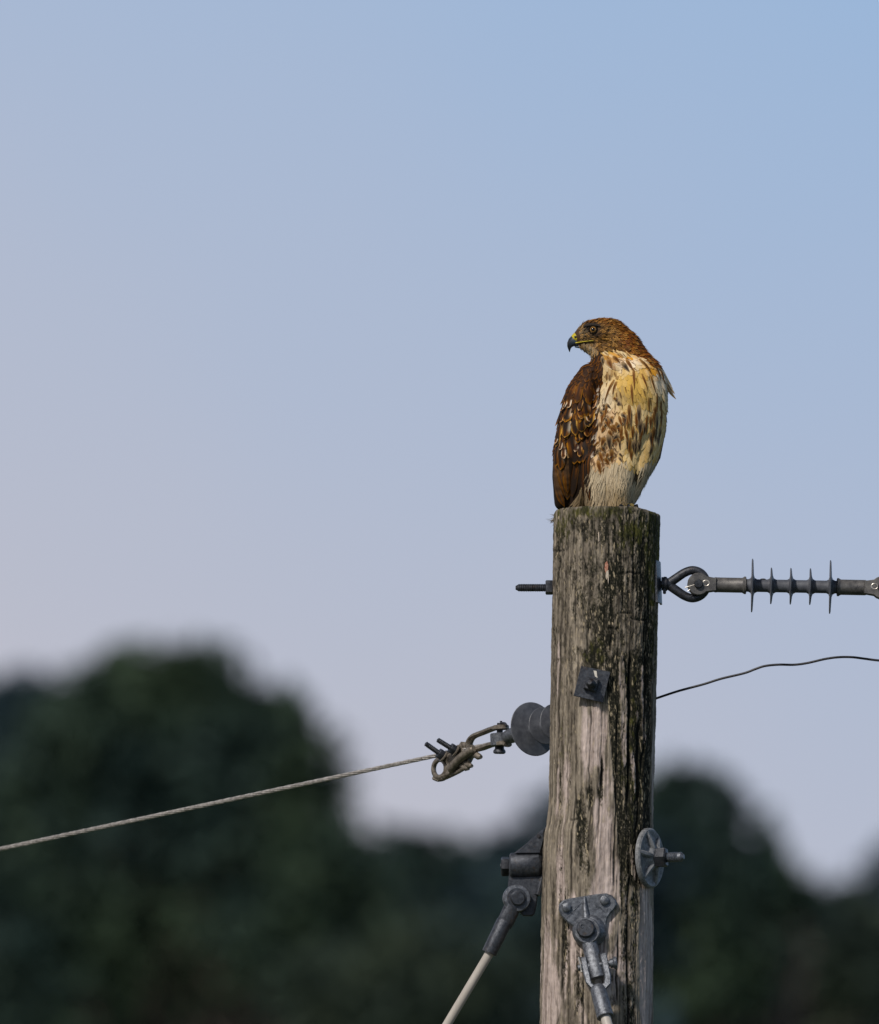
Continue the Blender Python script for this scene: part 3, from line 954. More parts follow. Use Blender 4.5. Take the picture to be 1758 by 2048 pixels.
for (dx, dz) in ((-8, 5), (7, -2)):
    obj('casting_mark', MB().tube([PC + V((-3 + dx + 3.4 * math.cos(a)) * S, -23.6 * S, (4 + dz + 3.4 * math.sin(a)) * S) for a in [1.2 + 4.2 * k / 8 for k in range(9)]], .8 * S, 6), STEEL, gf)
rnd = random.Random(3)
for (x, y, ang) in ((1142, 1828, .75), (1147, 1822, .75), (1153, 1816, .75), (1158, 1810, .75), (1193, 1812, -.5), (1200, 1816, -.5), (1206, 1821, -.5)):
    ca_, sa_ = math.cos(ang), math.sin(ang)
    zig = [(-2.4, -4), (2.2, -2.6), (-1.8, .4), (2.2, 2.4), (-2.2, 4)] if rnd.random() < .5 else [(-2, 4), (-2, -4), (2.2, 3.6), (2.2, -4)]
    obj('casting_mark', MB().tube([P(x + u * ca_ - v * sa_ * -1, y - (u * sa_ + v * ca_), -117.3) for u, v in zig], .8 * S, 6), STEEL, gf)
tg = smooth_path(PL([(1178, 1884, -128), (1182, 1900, -131), (1187, 1920, -138), (1192, 1940, -146), (1196, 1955, -150)]), 4)
obj('tongue', MB().tube(tg, [(15 + 1.0 * math.sin(i / 5)) * S for i in range(len(tg))], 14, flat=.72, up=V(1, 0, .2)), STEEL, gf)
GD = V(.16, -.5, -1).normalized()
yk = lambda lst, d0, d1: MB().prism([P(x, y, d) for x, y, d in lst], V(0, -16 * S, 0), 2.2 * S)
obj('clevis_prong', yk([(1161, 1915, -132), (1172, 1914, -132), (1179, 1946, -143), (1183, 1966, -150), (1196, 1976, -154), (1196, 1984, -156), (1180, 1976, -152), (1171, 1966, -148), (1165, 1942, -140)], 0, 0), STEEL, gf)
obj('clevis_prong', yk([(1199, 1907, -132), (1212, 1906, -132), (1217, 1925, -138), (1222, 1952, -146), (1222, 1968, -150), (1212, 1979, -154), (1196, 1984, -156), (1196, 1974, -154), (1208, 1966, -150), (1209, 1950, -146), (1204, 1930, -138)], 0, 0), STEEL, gf)
obj('clevis_pin', MB().tube([P(1156, 1936, -146), P(1226, 1926, -146)], 6.5 * S, 14), STEEL, gf)
pdv = (P(1226, 1926, -146) - P(1156, 1936, -146)).normalized()
obj('pin_head', MB().lathe(P(1220, 1927, -146), pdv, [(0, 9 * S), (2 * S, 9.5 * S), (6 * S, 9.5 * S), (8 * S, 13 * S), (13 * S, 12.5 * S), (14 * S, 10 * S)], 22), STEEL, gf)
obj('cotter_pin', MB().tube(PL([(1157, 1914, -152), (1161, 1930, -154), (1163, 1944, -152)]), 1.6 * S, 8), BRIGHT, gf)
obj('cotter_end', MB().ball(P(1163, 1943, -154), 2.4 * S, (1, 1, 1), 8, 6), BRIGHT, gf)
so = P(1195, 1976, -162)
GA = (P(1211, 2035, -188) - so).normalized()
obj('socket', MB().lathe(so, GA, [(-4 * S, 12 * S), (2 * S, 15.5 * S), (10 * S, 16 * S), (60 * S, 17 * S), (66 * S, 17.4 * S), (67 * S, 16.5 * S), (67 * S, 12 * S), (55 * S, 12 * S)], 30), STEEL, gf)
obj('rod', MB().tube([so + GA * 56 * S, so + GA * (56 * S + 2.2)], 10.5 * S, 18), RODM, gf)
g1_ = so + GA * (56 * S + 2.2)
obj('lower_strand', MB().tube([g1_ - GA * .05, g1_ + GA * ((g1_.z + .15) / -GA.z)], 5 * S, 8), STRAND, gf)

# ------------------------------------------------------------------ trees beyond the pole
def fast_mesh(name, verts, quads, mat, base, col=None):
    me = bpy.data.meshes.new(name)
    verts = (np.asarray(verts) - np.array(base)).astype(np.float32)
    nf = len(quads)
    me.vertices.add(len(verts))
    me.vertices.foreach_set('co', verts.ravel())
    me.loops.add(nf * 4)
    me.loops.foreach_set('vertex_index', np.asarray(quads, dtype=np.int32).ravel())
    me.polygons.add(nf)
    me.polygons.foreach_set('loop_start', np.arange(nf, dtype=np.int32) * 4)
    me.polygons.foreach_set('use_smooth', np.ones(nf, dtype=bool))
    me.update(calc_edges=True)
    if col is not None:
        a = me.color_attributes.new('Col', 'FLOAT_COLOR', 'POINT')
        a.data.foreach_set('color', np.asarray(col, dtype=np.float32).ravel())
    me.materials.append(mat)
    o = bpy.data.objects.new(name, me)
    COL.objects.link(o)
    return o


def leaf_mat(name, c1, c2, c3):
    m, t, b = newmat(name)
    oi = t.nodes.new('ShaderNodeNewGeometry')
    r = t.nodes.new('ShaderNodeValToRGB')
    r.color_ramp.elements[0].color = (*c1, 1)
    r.color_ramp.elements[1].color = (*c2, 1)
    t.links.new(oi.outputs['Random Per Island'], r.inputs[0])
    tcn = t.nodes.new('ShaderNodeTexCoord')
    nn = t.nodes.new('ShaderNodeTexNoise')
    nn.inputs['Scale'].default_value = .9
    nn.inputs['Detail'].default_value = 3
    t.links.new(tcn.outputs['Object'], nn.inputs['Vector'])
    r2 = t.nodes.new('ShaderNodeValToRGB')
    r2.color_ramp.elements[0].position = .45
    r2.color_ramp.elements[1].position = .62
    t.links.new(nn.outputs[0], r2.inputs[0])
    mx = t.nodes.new('ShaderNodeMix')
    mx.data_type = 'RGBA'
    t.links.new(r2.outputs[0], mx.inputs[0])
    t.links.new(r.outputs[0], mx.inputs[6])
    mx.inputs[7].default_value = (*c3, 1)
    t.links.new(mx.outputs[2], b.inputs['Base Color'])
    b.inputs['Roughness'].default_value = .7
    b.inputs['Specular IOR Level'].default_value = .18
    return m


LEAF = [leaf_mat('leaf_deep_green', (.010, .026, .025), (.027, .049, .042), (.037, .062, .036)),
        leaf_mat('leaf_blue_green', (.008, .020, .030), (.020, .039, .054), (.023, .046, .05)),
        leaf_mat('leaf_olive', (.013, .028, .026), (.028, .045, .038), (.036, .052, .033))]
BARK = surf('tree_bark', (.05, .042, .035), (.12, .1, .085), 8, .9, 0, .5, stretch=(1, 1, .2))


def leaves(lobes, size, dens):
    """leaf quads in the outer shells of lobes [(centre, radius)] -> verts, quads"""
    vs = []
    for c, r_ in lobes:
        n = max(30, int(dens * r_ * r_ / (size * size)))
        d = NR.normal(size=(n, 3))
        d /= np.linalg.norm(d, axis=1)[:, None]
        rr = r_ * (0.05 + 1.2 * NR.random(n) ** .75) * (0.8 + .35 * fbm(d[:, 0] * 2.6 + c[0], d[:, 2] * 2.6 + d[:, 1] * 1.7 + c[2], 5, 2))
        cen = np.array(c) + d * rr[:, None]
        u = NR.normal(size=(n, 3))
        u /= np.linalg.norm(u, axis=1)[:, None]
        v = np.cross(u, NR.normal(size=(n, 3)))
        v /= np.linalg.norm(v, axis=1)[:, None]
        s_ = size * (0.6 + .8 * NR.random(n))[:, None]
        q = np.stack([cen - u * s_, cen - v * s_ * .5, cen + u * s_, cen + v * s_ * .5], 1)
        vs.append(q.reshape(-1, 3))
    vs = np.concatenate(vs)
    return vs, np.arange(len(vs)).reshape(-1, 4)


def tree(name, label, top_lobes, depth_m, mat, cat='tree', wide=3.2):
    """top_lobes: (px, py, r px) of the crown's upper masses as the photograph shows them; the rest of the tree follows below"""
    k = (DIST + depth_m) / (DIST) * S
    L_ = []
    for (x, y, r_) in top_lobes:
        c = P(x, y, depth_m / S)
        c.y += (NR.random() - .5) * r_ * k * 1.2
        L_.append((tuple(c), r_ * k * 1.1))
        if y < 1900:
            for _ in range(3):                      # sprigs that break the outline
                a = math.pi * (.12 + .76 * NR.random())
                c2 = P(x + math.cos(a) * r_ * 1.05, y - math.sin(a) * r_ * 1.05, depth_m / S)
                L_.append((tuple(c2), r_ * k * (.22 + .3 * NR.random())))
    xm = float(np.mean([l[0][0] for l in L_]))
    ztop = min(l[0][2] - l[1] * .3 for l in L_)
    root = empty(name, (xm, depth_m, 0))
    tag(root, label, cat, 'trees beyond the pole')
    vs, qs = leaves(L_, .085, 16)
    low = []
    for i in range(26):
        f_ = NR.random()
        z = 4.0 + (ztop - 4.4) * f_
        rad_ = wide * math.sqrt(max(.1, 1 - (2 * f_ - .85) ** 2 * .75))
        a = NR.random() * 6.28
        rr = rad_ * (.35 + .5 * NR.random())
        low.append(((xm + rr * math.cos(a), depth_m + rr * math.sin(a), z - .6), 1.1 + .5 * NR.random()))
    v2, q2 = leaves(low, .2, 4.5)
    base = (xm, depth_m, 0)
    cr_ = fast_mesh('crown', np.concatenate([vs, v2]), np.concatenate([qs, q2 + len(vs)]), mat, base)
    cr_.parent = root
    mb = MB()
    zt = ztop - .2
    pth = [V(xm + .15 * math.sin(i * 1.3), depth_m + .12 * math.cos(i * 1.7), -.2 + (zt + .2) * i / 7) for i in range(8)]
    mb.tube(pth, [.34 * (1 - i / 8.5) + .05 for i in range(8)], 12)
    tr_ = obj('trunk', mb, BARK, root)
    for i, (c, r_) in enumerate(L_ + low[::3]):
        mb = MB()
        c = Vector(c)
        f_ = min(max((c.z - 1.8) / zt, .3), .92)
        st = pth[int(f_ * 7)]
        mid = st.lerp(c, .5) + V(0, 0, .25)
        mb.tube(smooth_path([st, mid, c], 3), [.09, .075, .065, .055, .045, .035, .02], 7)
        obj('limb', mb, BARK, root)
    return root


tree('broadleaf_tree', 'large blurred dark tree with domed top filling the left side', [(300, 1372, 82), (362, 1388, 78), (246, 1400, 68), (165, 1478, 88), (440, 1462, 88), (530, 1492, 86), (595, 1540, 92), (610, 1625, 74), (585, 1715, 80), (640, 1800, 75), (330, 1560, 190), (480, 1640, 170), (180, 1640, 190), (330, 1800, 230), (560, 1830, 170), (120, 1860, 220)], 200, LEAF[0])
tree('broadleaf_tree', 'blurred dark tree at the far left edge, lower than its domed neighbour', [(48, 1452, 78), (-40, 1490, 100), (95, 1535, 95), (-20, 1600, 190), (60, 1780, 200), (-160, 1700, 260)], 212, LEAF[1])
tree('broadleaf_tree', 'low blurred tree under the cable clamp, in the dip left of the pole', [(792, 1752, 75), (850, 1778, 88), (925, 1828, 95), (985, 1800, 60), (780, 1862, 85), (690, 1945, 105), (850, 1930, 150), (720, 2050, 160)], 205, LEAF[0])
tree('broadleaf_tree', 'blurred tree directly behind the pole, peeking out at its left', [(1085, 1732, 82), (1030, 1792, 82), (1140, 1690, 90), (1190, 1720, 100), (1000, 1870, 110), (1120, 1860, 150), (1230, 1800, 130), (1010, 2020, 150)], 196, LEAF[1])
tree('broadleaf_tree', 'blurred dark tree with peaked top just right of the pole', [(1385, 1630, 80), (1330, 1650, 80), (1430, 1685, 82), (1478, 1738, 82), (1290, 1740, 120), (1390, 1790, 120), (1524, 1742, 36), (1566, 1772, 34), (1600, 1815, 42), (1340, 1920, 180), (1480, 1935, 95)], 202, LEAF[0])
tree('broadleaf_tree', 'low blurred tree in the sky notch near the lower right corner', [(1640, 1858, 78), (1690, 1880, 80), (1590, 1930, 90), (1730, 1950, 110), (1640, 2020, 140)], 208, LEAF[2])
tree('broadleaf_tree', 'blurred tree cut off by the right edge of the picture', [(1795, 1790, 72), (1845, 1765, 85), (1785, 1885, 80), (1850, 1880, 150), (1810, 2010, 140)], 214, LEAF[1])
# second row, closing the gaps low down
tree('background_tree', 'dark tree behind the domed left tree, low in the frame', [(420, 1880, 210), (150, 1930, 220), (620, 1960, 160), (330, 2080, 300)], 226, LEAF[1], wide=3.8)
tree('background_tree', 'olive tree low in the frame between left tree and pole', [(830, 1990, 130), (960, 2000, 120), (700, 2020, 130), (880, 2120, 220)], 190, LEAF[2], wide=3.6)
tree('background_tree', 'dark tree low in the frame behind the right-hand trees', [(1400, 1960, 150), (1560, 1980, 120), (1720, 2010, 130), (1500, 2120, 260)], 226, LEAF[1], wide=3.8)

# ------------------------------------------------------------------ the hawk
# bird space: x = photograph column, y = depth in px, z = -row; one px = 1/900 m
HO = P(879, 1024)
HB = V((1225 - 879) * S, 0, ZTOP)              # base on the pole top


def HW(v):
    return V((v[0] - 879) * S, v[1] * S, HO.z + (v[2] + 1024) * S)


def ell(mb, c, r):
    mb.ball(c, 1.0, r, 16, 12)


body = MB()


def chain(pts, k=5):
    """(px, py, depth, r, r_depth)"""
    for a, b_ in zip(pts[:-1], pts[1:]):
        for j in range(k + 1):
            u = j / k
            q = [x + (y - x) * u for x, y in zip(a, b_)]
            ell(body, (q[0], q[2], -q[1]), (q[3], q[4], q[3]))


chain([(1264, 738, 0, 46, 50), (1272, 765, -5, 60, 66), (1262, 800, -8, 71, 78), (1254, 850, -4, 78, 84), (1244, 900, 2, 74, 78), (1228, 950, 10, 52, 58), (1215, 985, 20, 44, 46)])
chain([(1210, 930, -10, 48, 50), (1206, 975, -8, 40, 42), (1206, 1012, -4, 34, 34)])
chain([(1245, 930, -30, 40, 45), (1240, 975, -34, 30, 34), (1240, 1010, -28, 22, 24)])
chain([(1284, 890, -28, 36, 40), (1281, 935, -34, 23, 26), (1266, 985, -26, 15, 16), (1258, 1008, -22, 9, 9)])
chain([(1180, 748, 4, 22, 36), (1166, 790, 8, 35, 52), (1156, 850, 18, 40, 58), (1144, 905, 30, 38, 54), (1134, 950, 42, 30, 44), (1126, 1000, 58, 18, 26)])
chain([(1172, 900, 10, 34, 44), (1164, 960, 22, 26, 34), (1156, 1006, 36, 18, 24)])
chain([(1308, 790, 42, 24, 42), (1307, 850, 48, 25, 48), (1296, 905, 52, 24, 44), (1274, 960, 58, 15, 38)])
chain([(1232, 775, 40, 60, 50), (1215, 870, 58, 66, 50), (1190, 950, 72, 44, 36), (1178, 1000, 100, 26, 14)])
chain([(1206, 668, -4, 33, 34), (1184, 667, -4, 28, 29), (1163, 673, -4, 17, 19)], 4)
chain([(1165, 680, -4, 15, 17), (1182, 690, -4, 17, 19)], 3)
chain([(1206, 668, -4, 33, 34), (1222, 668, 0, 32, 36), (1244, 697, 0, 40, 44), (1264, 738, 0, 46, 50)], 4)
chain([(1205, 690, -4, 24, 30), (1212, 720, -6, 30, 42), (1230, 750, -8, 45, 55)], 4)

tmp = bpy.data.meshes.new('tmp')
tmp.from_pydata([tuple(v) for v in body.v], [], body.f)
to = bpy.data.objects.new('tmp', tmp)
COL.objects.link(to)
md = to.modifiers.new('r', 'REMESH')
md.mode = 'VOXEL'
md.voxel_size = 2.6
md2 = to.modifiers.new('s', 'SMOOTH')
md2.iterations = 14
md2.factor = .5
dg = bpy.context.evaluated_depsgraph_get()
ev_ = to.evaluated_get(dg)
em = ev_.to_mesh()
bv = [v.co.copy() for v in em.vertices]
bf = [tuple(p.vertices) for p in em.polygons]
ev_.to_mesh_clear()
bpy.data.objects.remove(to)
BVH = BVHTree.FromPolygons(bv, bf)


def lerp3(a, b_, u):
    return tuple(x + (y - x) * u for x, y in zip(a, b_))


# plumage colours (base colours of the feathers themselves)
C_DK = (.014, .0075, .0045)
C_BRN = (.042, .016, .0055)
C_RUF = (.075, .022, .006)
C_BUFF = (.58, .32, .075)
C_CREAM = (.76, .61, .38)
C_WHITE = (.84, .75, .61)
C_GREY = (.13, .105, .075)
C_PINK = (.60, .42, .29)


def region(p, n):
    x, y, d = p.x, -p.z, p.y
    neck = np.interp(x, [1140, 1180, 1195, 1240, 1270, 1300], [735, 712, 704, 698, 708, 730])
    if y < neck:
        return 'head'
    wl = np.interp(y, [700, 715, 740, 790, 830, 880, 920, 960, 1010], [1196, 1207, 1206, 1203, 1198, 1195, 1182, 1168, 1150])
    if x < wl:
        return 'wing'
    if d > 30 and n.y > -.25:
        return 'back'
    if x > 1290 and d > 22 and y > 815:
        return 'back'
    if y > 925 + 12 * math.sin(x * .09):
        return 'leg'
    if y < 800:
        return 'breast'
    return 'belly'


HEADC = V(1141, -4, -680)


def flow(p, n, reg):
    if reg == 'head':
        d = p - HEADC
        d.normalize()
        if -p.z > 685 and p.x < 1195:
            d = V(.35, 0, -1)
        elif p.x > 1215:
            d = V(.75, 0, -.75)
    elif reg == 'breast':
        d = V(.25 + (p.x - 1262) * .004, 0, -1)
        if -p.z < 735:
            d = V(.7, 0, -.7)
    elif reg == 'wing':
        d = V(-.2, .12, -1)
    elif reg == 'leg':
        d = V(-.1 - (1235 - p.x) * .006, 0, -1)
        if p.x > 1255:
            d = V(-.35, 0, -1)
    elif reg == 'belly':
        d = V((1255 - p.x) * .003 - .05, 0, -1)
    else:
        d = V(-.15, .1, -1)
    d = d - n * d.dot(n)
    return d.normalized() if d.length > 1e-4 else V(0, 0, -1)


class Plume:
    """collects feathers (bird space) into one mesh with colours"""
    def __init__(s):
        s.v, s.f, s.c = [], [], []

    def feather(s, p, n, d, L_, W, cf, nu=2, nv=5, l0=.6, l1=3.0, hug=1.0, camber=.25, bend=0.0, tip=.62, point=2.2):
        p, n, d = Vector(p), Vector(n), Vector(d)
        b0 = len(s.v)
        nu2 = nu * 2 + 1
        for i in range(nv + 1):
            t = i / nv
            wv = W * min(1, (t + .08) / .28) ** .6
            if t > tip:
                wv *= max(.04, 1 - ((t - tip) / (1 - tip)) ** point)
            sd_ = d.cross(n)
            c = p + n * (l0 + (l1 - l0) * t ** 1.3)
            for j in range(nu2):
                q = (j - nu) / nu
                s.v.append(c + sd_ * (q * wv * .5) - n * (camber * q * q * wv * .5))
                s.c.append((*cf(q, t), 1))
            q = p + d * (L_ / nv)
            loc, nor, _, _ = BVH.find_nearest(q)
            if loc is not None and hug > 0:
                p = q.lerp(loc, hug)
                n = n.lerp(nor, hug).normalized()
            else:
                p = q
            d = (d - n * d.dot(n))
            if bend:
                d = d + d.cross(n) * bend / nv
            d.normalize()
        for i in range(nv):
            for j in range(nu2 - 1):
                a = b0 + i * nu2 + j
                s.f.append((a, a + 1, a + nu2 + 1, a + nu2))

    def build(s, name, mat, parent, kind=None):
        vs = [HW(v) for v in s.v]
        o = fast_mesh(name, [tuple(v) for v in vs], s.f, mat, tuple(HB), s.c)
        o.parent = parent
        if kind:
            o['kind'] = kind
        return o


FM, t, b = newmat('feather')
at = t.nodes.new('ShaderNodeAttribute')
at.attribute_name = 'Col'
tcn = t.nodes.new('ShaderNodeTexCoord')
n_ = t.nodes.new('ShaderNodeTexNoise')
n_.inputs['Scale'].default_value = 700
n_.inputs['Detail'].default_value = 3
t.links.new(tcn.outputs['Object'], n_.inputs['Vector'])
rp = t.nodes.new('ShaderNodeMapRange')
rp.inputs[1].default_value = .3
rp.inputs[2].default_value = .7
rp.inputs[3].default_value = .72
rp.inputs[4].default_value = 1.02
t.links.new(n_.outputs[0], rp.inputs[0])
mxx = t.nodes.new('ShaderNodeMix')
mxx.data_type = 'RGBA'
mxx.blend_type = 'MULTIPLY'
mxx.inputs[0].default_value = 1
t.links.new(at.outputs['Color'], mxx.inputs[6])
t.links.new(rp.outputs[0], mxx.inputs[7])
hs = t.nodes.new('ShaderNodeHueSaturation')
hs.inputs['Saturation'].default_value = 1.22
t.links.new(mxx.outputs[2], hs.inputs['Color'])
t.links.new(hs.outputs[0], b.inputs['Base Color'])
b.inputs['Roughness'].default_value = .72
b.inputs['Specular IOR Level'].default_value = .25
bpn = t.nodes.new('ShaderNodeBump')
bpn.inputs['Strength'].default_value = .35
bpn.inputs['Distance'].default_value = .001
t.links.new(n_.outputs[0], bpn.inputs['Height'])
t.links.new(bpn.outputs[0], b.inputs['Normal'])

hawk = empty('hawk', HB)
tag(hawk, 'brown and cream hawk perched on the pole top, head turned left in profile', 'hawk')

# body mesh with the underlying plumage tone
bc = []
BM_ = Plume()
nrm_body = bpy.data.meshes.new('t2')
nrm_body.from_pydata([tuple(v) for v in bv], [], bf)
nrm_body.update()
for i, v in enumerate(bv):
    rg = region(v, nrm_body.vertices[i].normal)
    bc.append((*{'head': lerp3(C_BRN, C_GREY, .3), 'wing': C_DK, 'back': C_BRN, 'leg': lerp3(C_CREAM, C_GREY, .4), 'breast': lerp3(C_BUFF, C_CREAM, .3), 'belly': lerp3(C_CREAM, C_BUFF, .4)}[rg], 1))
bq = [f_ if len(f_) == 4 else (f_[0], f_[1], f_[2], f_[2]) for f_ in bf]
bo = fast_mesh('body', [tuple(HW(v)) for v in bv], bq, FM, tuple(HB), bc)
bo.parent = hawk

# scatter of contour feathers with even spacing
rnd = random.Random(11)
tri = []
for i, p in enumerate(nrm_body.polygons):
    tri.append((p.area, i))
cum = np.cumsum([a for a, _ in tri])
SP = {'head': 3.1, 'wing': 6.5, 'back': 9, 'leg': 3.3, 'breast': 5.4, 'belly': 6.8}
cell = {}
cand = []
for _ in range(60000):
    i = int(np.searchsorted(cum, rnd.random() * cum[-1]))
    f_ = bf[min(i, len(bf) - 1)]
    u, v = rnd.random(), rnd.random()
    if u + v > 1:
        u, v = 1 - u, 1 - v
    p = bv[f_[0]] + (bv[f_[1]] - bv[f_[0]]) * u + (bv[f_[2]] - bv[f_[0]]) * v
    n = nrm_body.polygons[min(i, len(bf) - 1)].normal.copy()
    rg = region(p, n)
    sp_ = SP[rg]
    k = (round(p.x / 3), round(p.y / 3), round(p.z / 3))
    ok = True
    rr = int(sp_ / 3) + 1
    for a in range(-rr, rr + 1):
        for b_ in range(-rr, rr + 1):
            for c_ in range(-rr, rr + 1):
                for o_ in cell.get((k[0] + a, k[1] + b_, k[2] + c_), ()):
                    if (o_ - p).length_squared < sp_ * sp_:
                        ok = False
                        break
                if not ok:
                    break
            if not ok:
                break
        if not ok:
            break
    if ok:
        cell.setdefault(k, []).append(p)
        cand.append((p, n, rg))

PLM = {k: Plume() for k in SP}


def vary(c, a=.18):
    f_ = 1 + rnd.uniform(-a, a)
    return tuple(x * f_ for x in c)


def g2d(x, y, cx_, cy_, sx_, sy_):
    return math.exp(-((x - cx_) / sx_) ** 2 - ((y - cy_) / sy_) ** 2)


for p, n, rg in cand:
    x, y = p.x, -p.z
    d = flow(p, n, rg)
    d = (d + d.cross(n) * rnd.uniform(-.18, .18)).normalized()
    pl = PLM[rg]
    if rg == 'head':
        if p.x < 1157 and y > 661:
            continue
        if math.hypot(x - 1186.5, y - 661) < 10.5 and p.y < -10:
            continue
        thr = g2d(x, y, 1172, 700, 20, 13) if x < 1195 else 0
        lore = g2d(x, y, 1161, 668, 14, 14)
        crown = max(0, min(1, (655 - y) / 14))
        nape = max(0, min(1, (x - 1225) / 30))
        c = lerp3(vary((.072, .036, .013), .5), vary((.115, .034, .006), .55), crown)
        c = lerp3(c, vary((.14, .034, .004), .6), nape * .85)
        c = lerp3(c, (.15, .125, .09), min(1, lore * 1.2))
        c = lerp3(c, (.40, .34, .25), min(1, thr * 1.4))
        eyeb = max(g2d(x, y, 1182, 653, 16, 6), g2d(x, y, 1174, 660, 9, 8), .9 * g2d(x, y, 1187, 672, 12, 4))
        c = lerp3(c, (.012, .009, .007), min(1, eyeb * 1.1))
        edge = lerp3(c, (.64, .39, .18), (.85 if rnd.random() < .4 else .22) * (1 - nape * .4) * (1 - min(1, eyeb * 1.5)) * (.5 + .9 * rnd.random()))
        cf = lambda q, t, c=c, e=edge: lerp3(c, e, min(1, abs(q) ** 2 * .9 + max(0, t - .6) * 1.3)) if abs(q) > .2 or t > .8 else lerp3(c, (.015, .008, .004), .5)
        Lh = 9 + 5 * nape + rnd.uniform(-1, 2)
        big = rnd.random() < .25
        pl.feather(p, n, d, Lh, 3.8 + 2.6 * nape, cf, 2, 4, .4, (4.2 if big else 1.6), .9 if not big else .55, .2)
    elif rg == 'breast':
        yel = .85 * g2d(x, y, 1270, 766, 66, 48) + rnd.uniform(-.15, .2)
        yel = max(0, yel)
        whi = max(g2d(x, y, 1245, 722, 40, 14), g2d(x, y, 1320, 745, 25, 30), g2d(x, y, 1215, 790, 16, 40) * .8)
        c = lerp3(vary(C_CREAM, .1), vary((.56, .36, .11), .1), min(.8, yel))
        c = lerp3(c, vary(C_WHITE, .06), min(1, whi))
        breast_shade = max(g2d(x, y, 1238, 780, 28, 13) * .65, g2d(x, y, 1282, 790, 34, 9) * .4)  # greyish shadow across the lower breast, painted into the feather colour
        c = lerp3(c, (.2, .15, .085), breast_shade)
        streak = rnd.random() < (.35 if y < 735 else .12)
        sw = rnd.uniform(.22, .4)
        sc2 = vary(C_RUF if y < 745 or rnd.random() < .5 else C_BRN, .25)
        if x < 1232 and y < 748:                      # rufous and dark patch where neck meets shoulder
            c = lerp3(c, vary((.16, .07, .028), .3), .75 * rnd.random())
        org = max(g2d(x, y, 1240, 712, 44, 8), g2d(x, y, 1300, 735, 22, 16)) * .75
        c = lerp3(c, (.62, .27, .03), org * rnd.random() * 1.3 if org < .7 else org)

        def cf(q, t, c=c, st=streak, sw=sw, s2=sc2):
            if st and t > .3:
                k_ = max(0, 1 - abs(q) / sw) * min(1, (t - .3) * 4)
                return lerp3(c, s2, min(1, k_ * 1.5))
            return c
        out_ = x > 1322
        sm_ = .62 if y < 752 else 1
        pl.feather(p, n, d, rnd.uniform(26, 36) * sm_, rnd.uniform(11, 15) * sm_, cf, 2, 7, .5, rnd.uniform(1.2, 2.4) + (3 if out_ else 0), .75 if out_ else .95, .2)
    elif rg == 'belly':
        right = max(0, min(1, (x - 1228) / 20))
        c = lerp3(vary(C_PINK, .12), vary(C_CREAM, .06), .35 + .65 * right)
        c = lerp3(c, vary((.56, .34, .10), .2), .42 * right * rnd.random() * 1.6 if rnd.random() < .7 else 0)
        if right > .5:
            streak = rnd.random() < .13
            sw = rnd.uniform(.35, .55)
            s2 = vary(C_DK if rnd.random() < .7 else C_RUF, .3)

            def cf(q, t, c=c, st=streak, sw=sw, s2=s2):
                if st and .42 < t < .98:
                    k_ = max(0, 1 - abs(q) / (sw * math.sin(math.pi * (t - .40) / .6) + .02))
                    return lerp3(c, s2, min(1, k_ * 2.2))
                return lerp3(c, C_BUFF, .2 * abs(q))
        else:
            bar = rnd.random() * 1.15
            s2 = vary(lerp3(C_RUF, C_BRN, rnd.random()), .3)

            def cf(q, t, c=c, bar=bar, s2=s2):
                if bar < .7 and .5 < t < .85:
                    return lerp3(c, s2, .9 * (1 - abs(q) * .4))
                if bar < .85 and t > .4 and abs(q) < .4:
                    return lerp3(c, s2, .8)
                return c
        pl.feather(p, n, d, rnd.uniform(24, 30), rnd.uniform(12, 15), cf, 2, 7, .5, rnd.uniform(1.2, 2.2), .95, .2)
    elif rg == 'leg':
        c = lerp3(vary((.66, .575, .44), .1), (.40, .32, .22), rnd.random() * .5)
        c = lerp3(c, (.34, .25, .15), max(0, min(1, (y - 965) / 45)) * .6)
        if x < 1185:
            c = lerp3(c, (.13, .085, .045), .6)
        yel = g2d(x, y, 1240, 985, 18, 30) * .4
        c = lerp3(c, (.38, .25, .1), yel)
        if g2d(x, y, 1282, 940, 11, 10) > .45:
            c = vary((.03, .02, .012), .3)
        cf = lambda q, t, c=c: lerp3(lerp3(c, (.2, .15, .09), .25), c, t)
        pl.feather(p, n, d, rnd.uniform(26, 46), rnd.uniform(2.0, 4.2), cf, 1, 6, .6, rnd.uniform(1.5, 5), .85, .2, rnd.uniform(-.45, .45), .35, 1.2)
    elif rg == 'wing':
        if y > 900:
            continue
        c = vary(lerp3(C_DK, C_BRN, rnd.random() * .8), .3)
        e = lerp3(c, (.42, .17, .045), rnd.random() * .75)
        if x > 1188 and y > 765 and rnd.random() < .5:
            c, e = vary((.24, .2, .17), .3), vary(C_WHITE, .1)
        if rnd.random() < .12 and y > 770:
            e = vary((.66, .46, .26), .2)
        cf = lambda q, t, c=c, e=e: lerp3(c, e, min(1, max(0, abs(q) - .5) * 1.9 + max(0, t - .75) * 2.4))
        pl.feather(p, n, d, rnd.uniform(17, 24), rnd.uniform(9, 12), cf, 2, 6, .5, rnd.uniform(2, 3.6), .92, .3)
    else:
        c = vary(lerp3(C_DK, C_BRN, rnd.random()), .3)
        e = lerp3(c, (.34, .2, .1), rnd.random() * .6)
        cf = lambda q, t, c=c, e=e: lerp3(c, e, min(1, max(0, abs(q) - .5) * 1.6 + max(0, t - .8) * 2))
        pl.feather(p, n, d, rnd.uniform(24, 34), rnd.uniform(13, 17), cf, 2, 6, .5, rnd.uniform(2, 4), .92, .3)

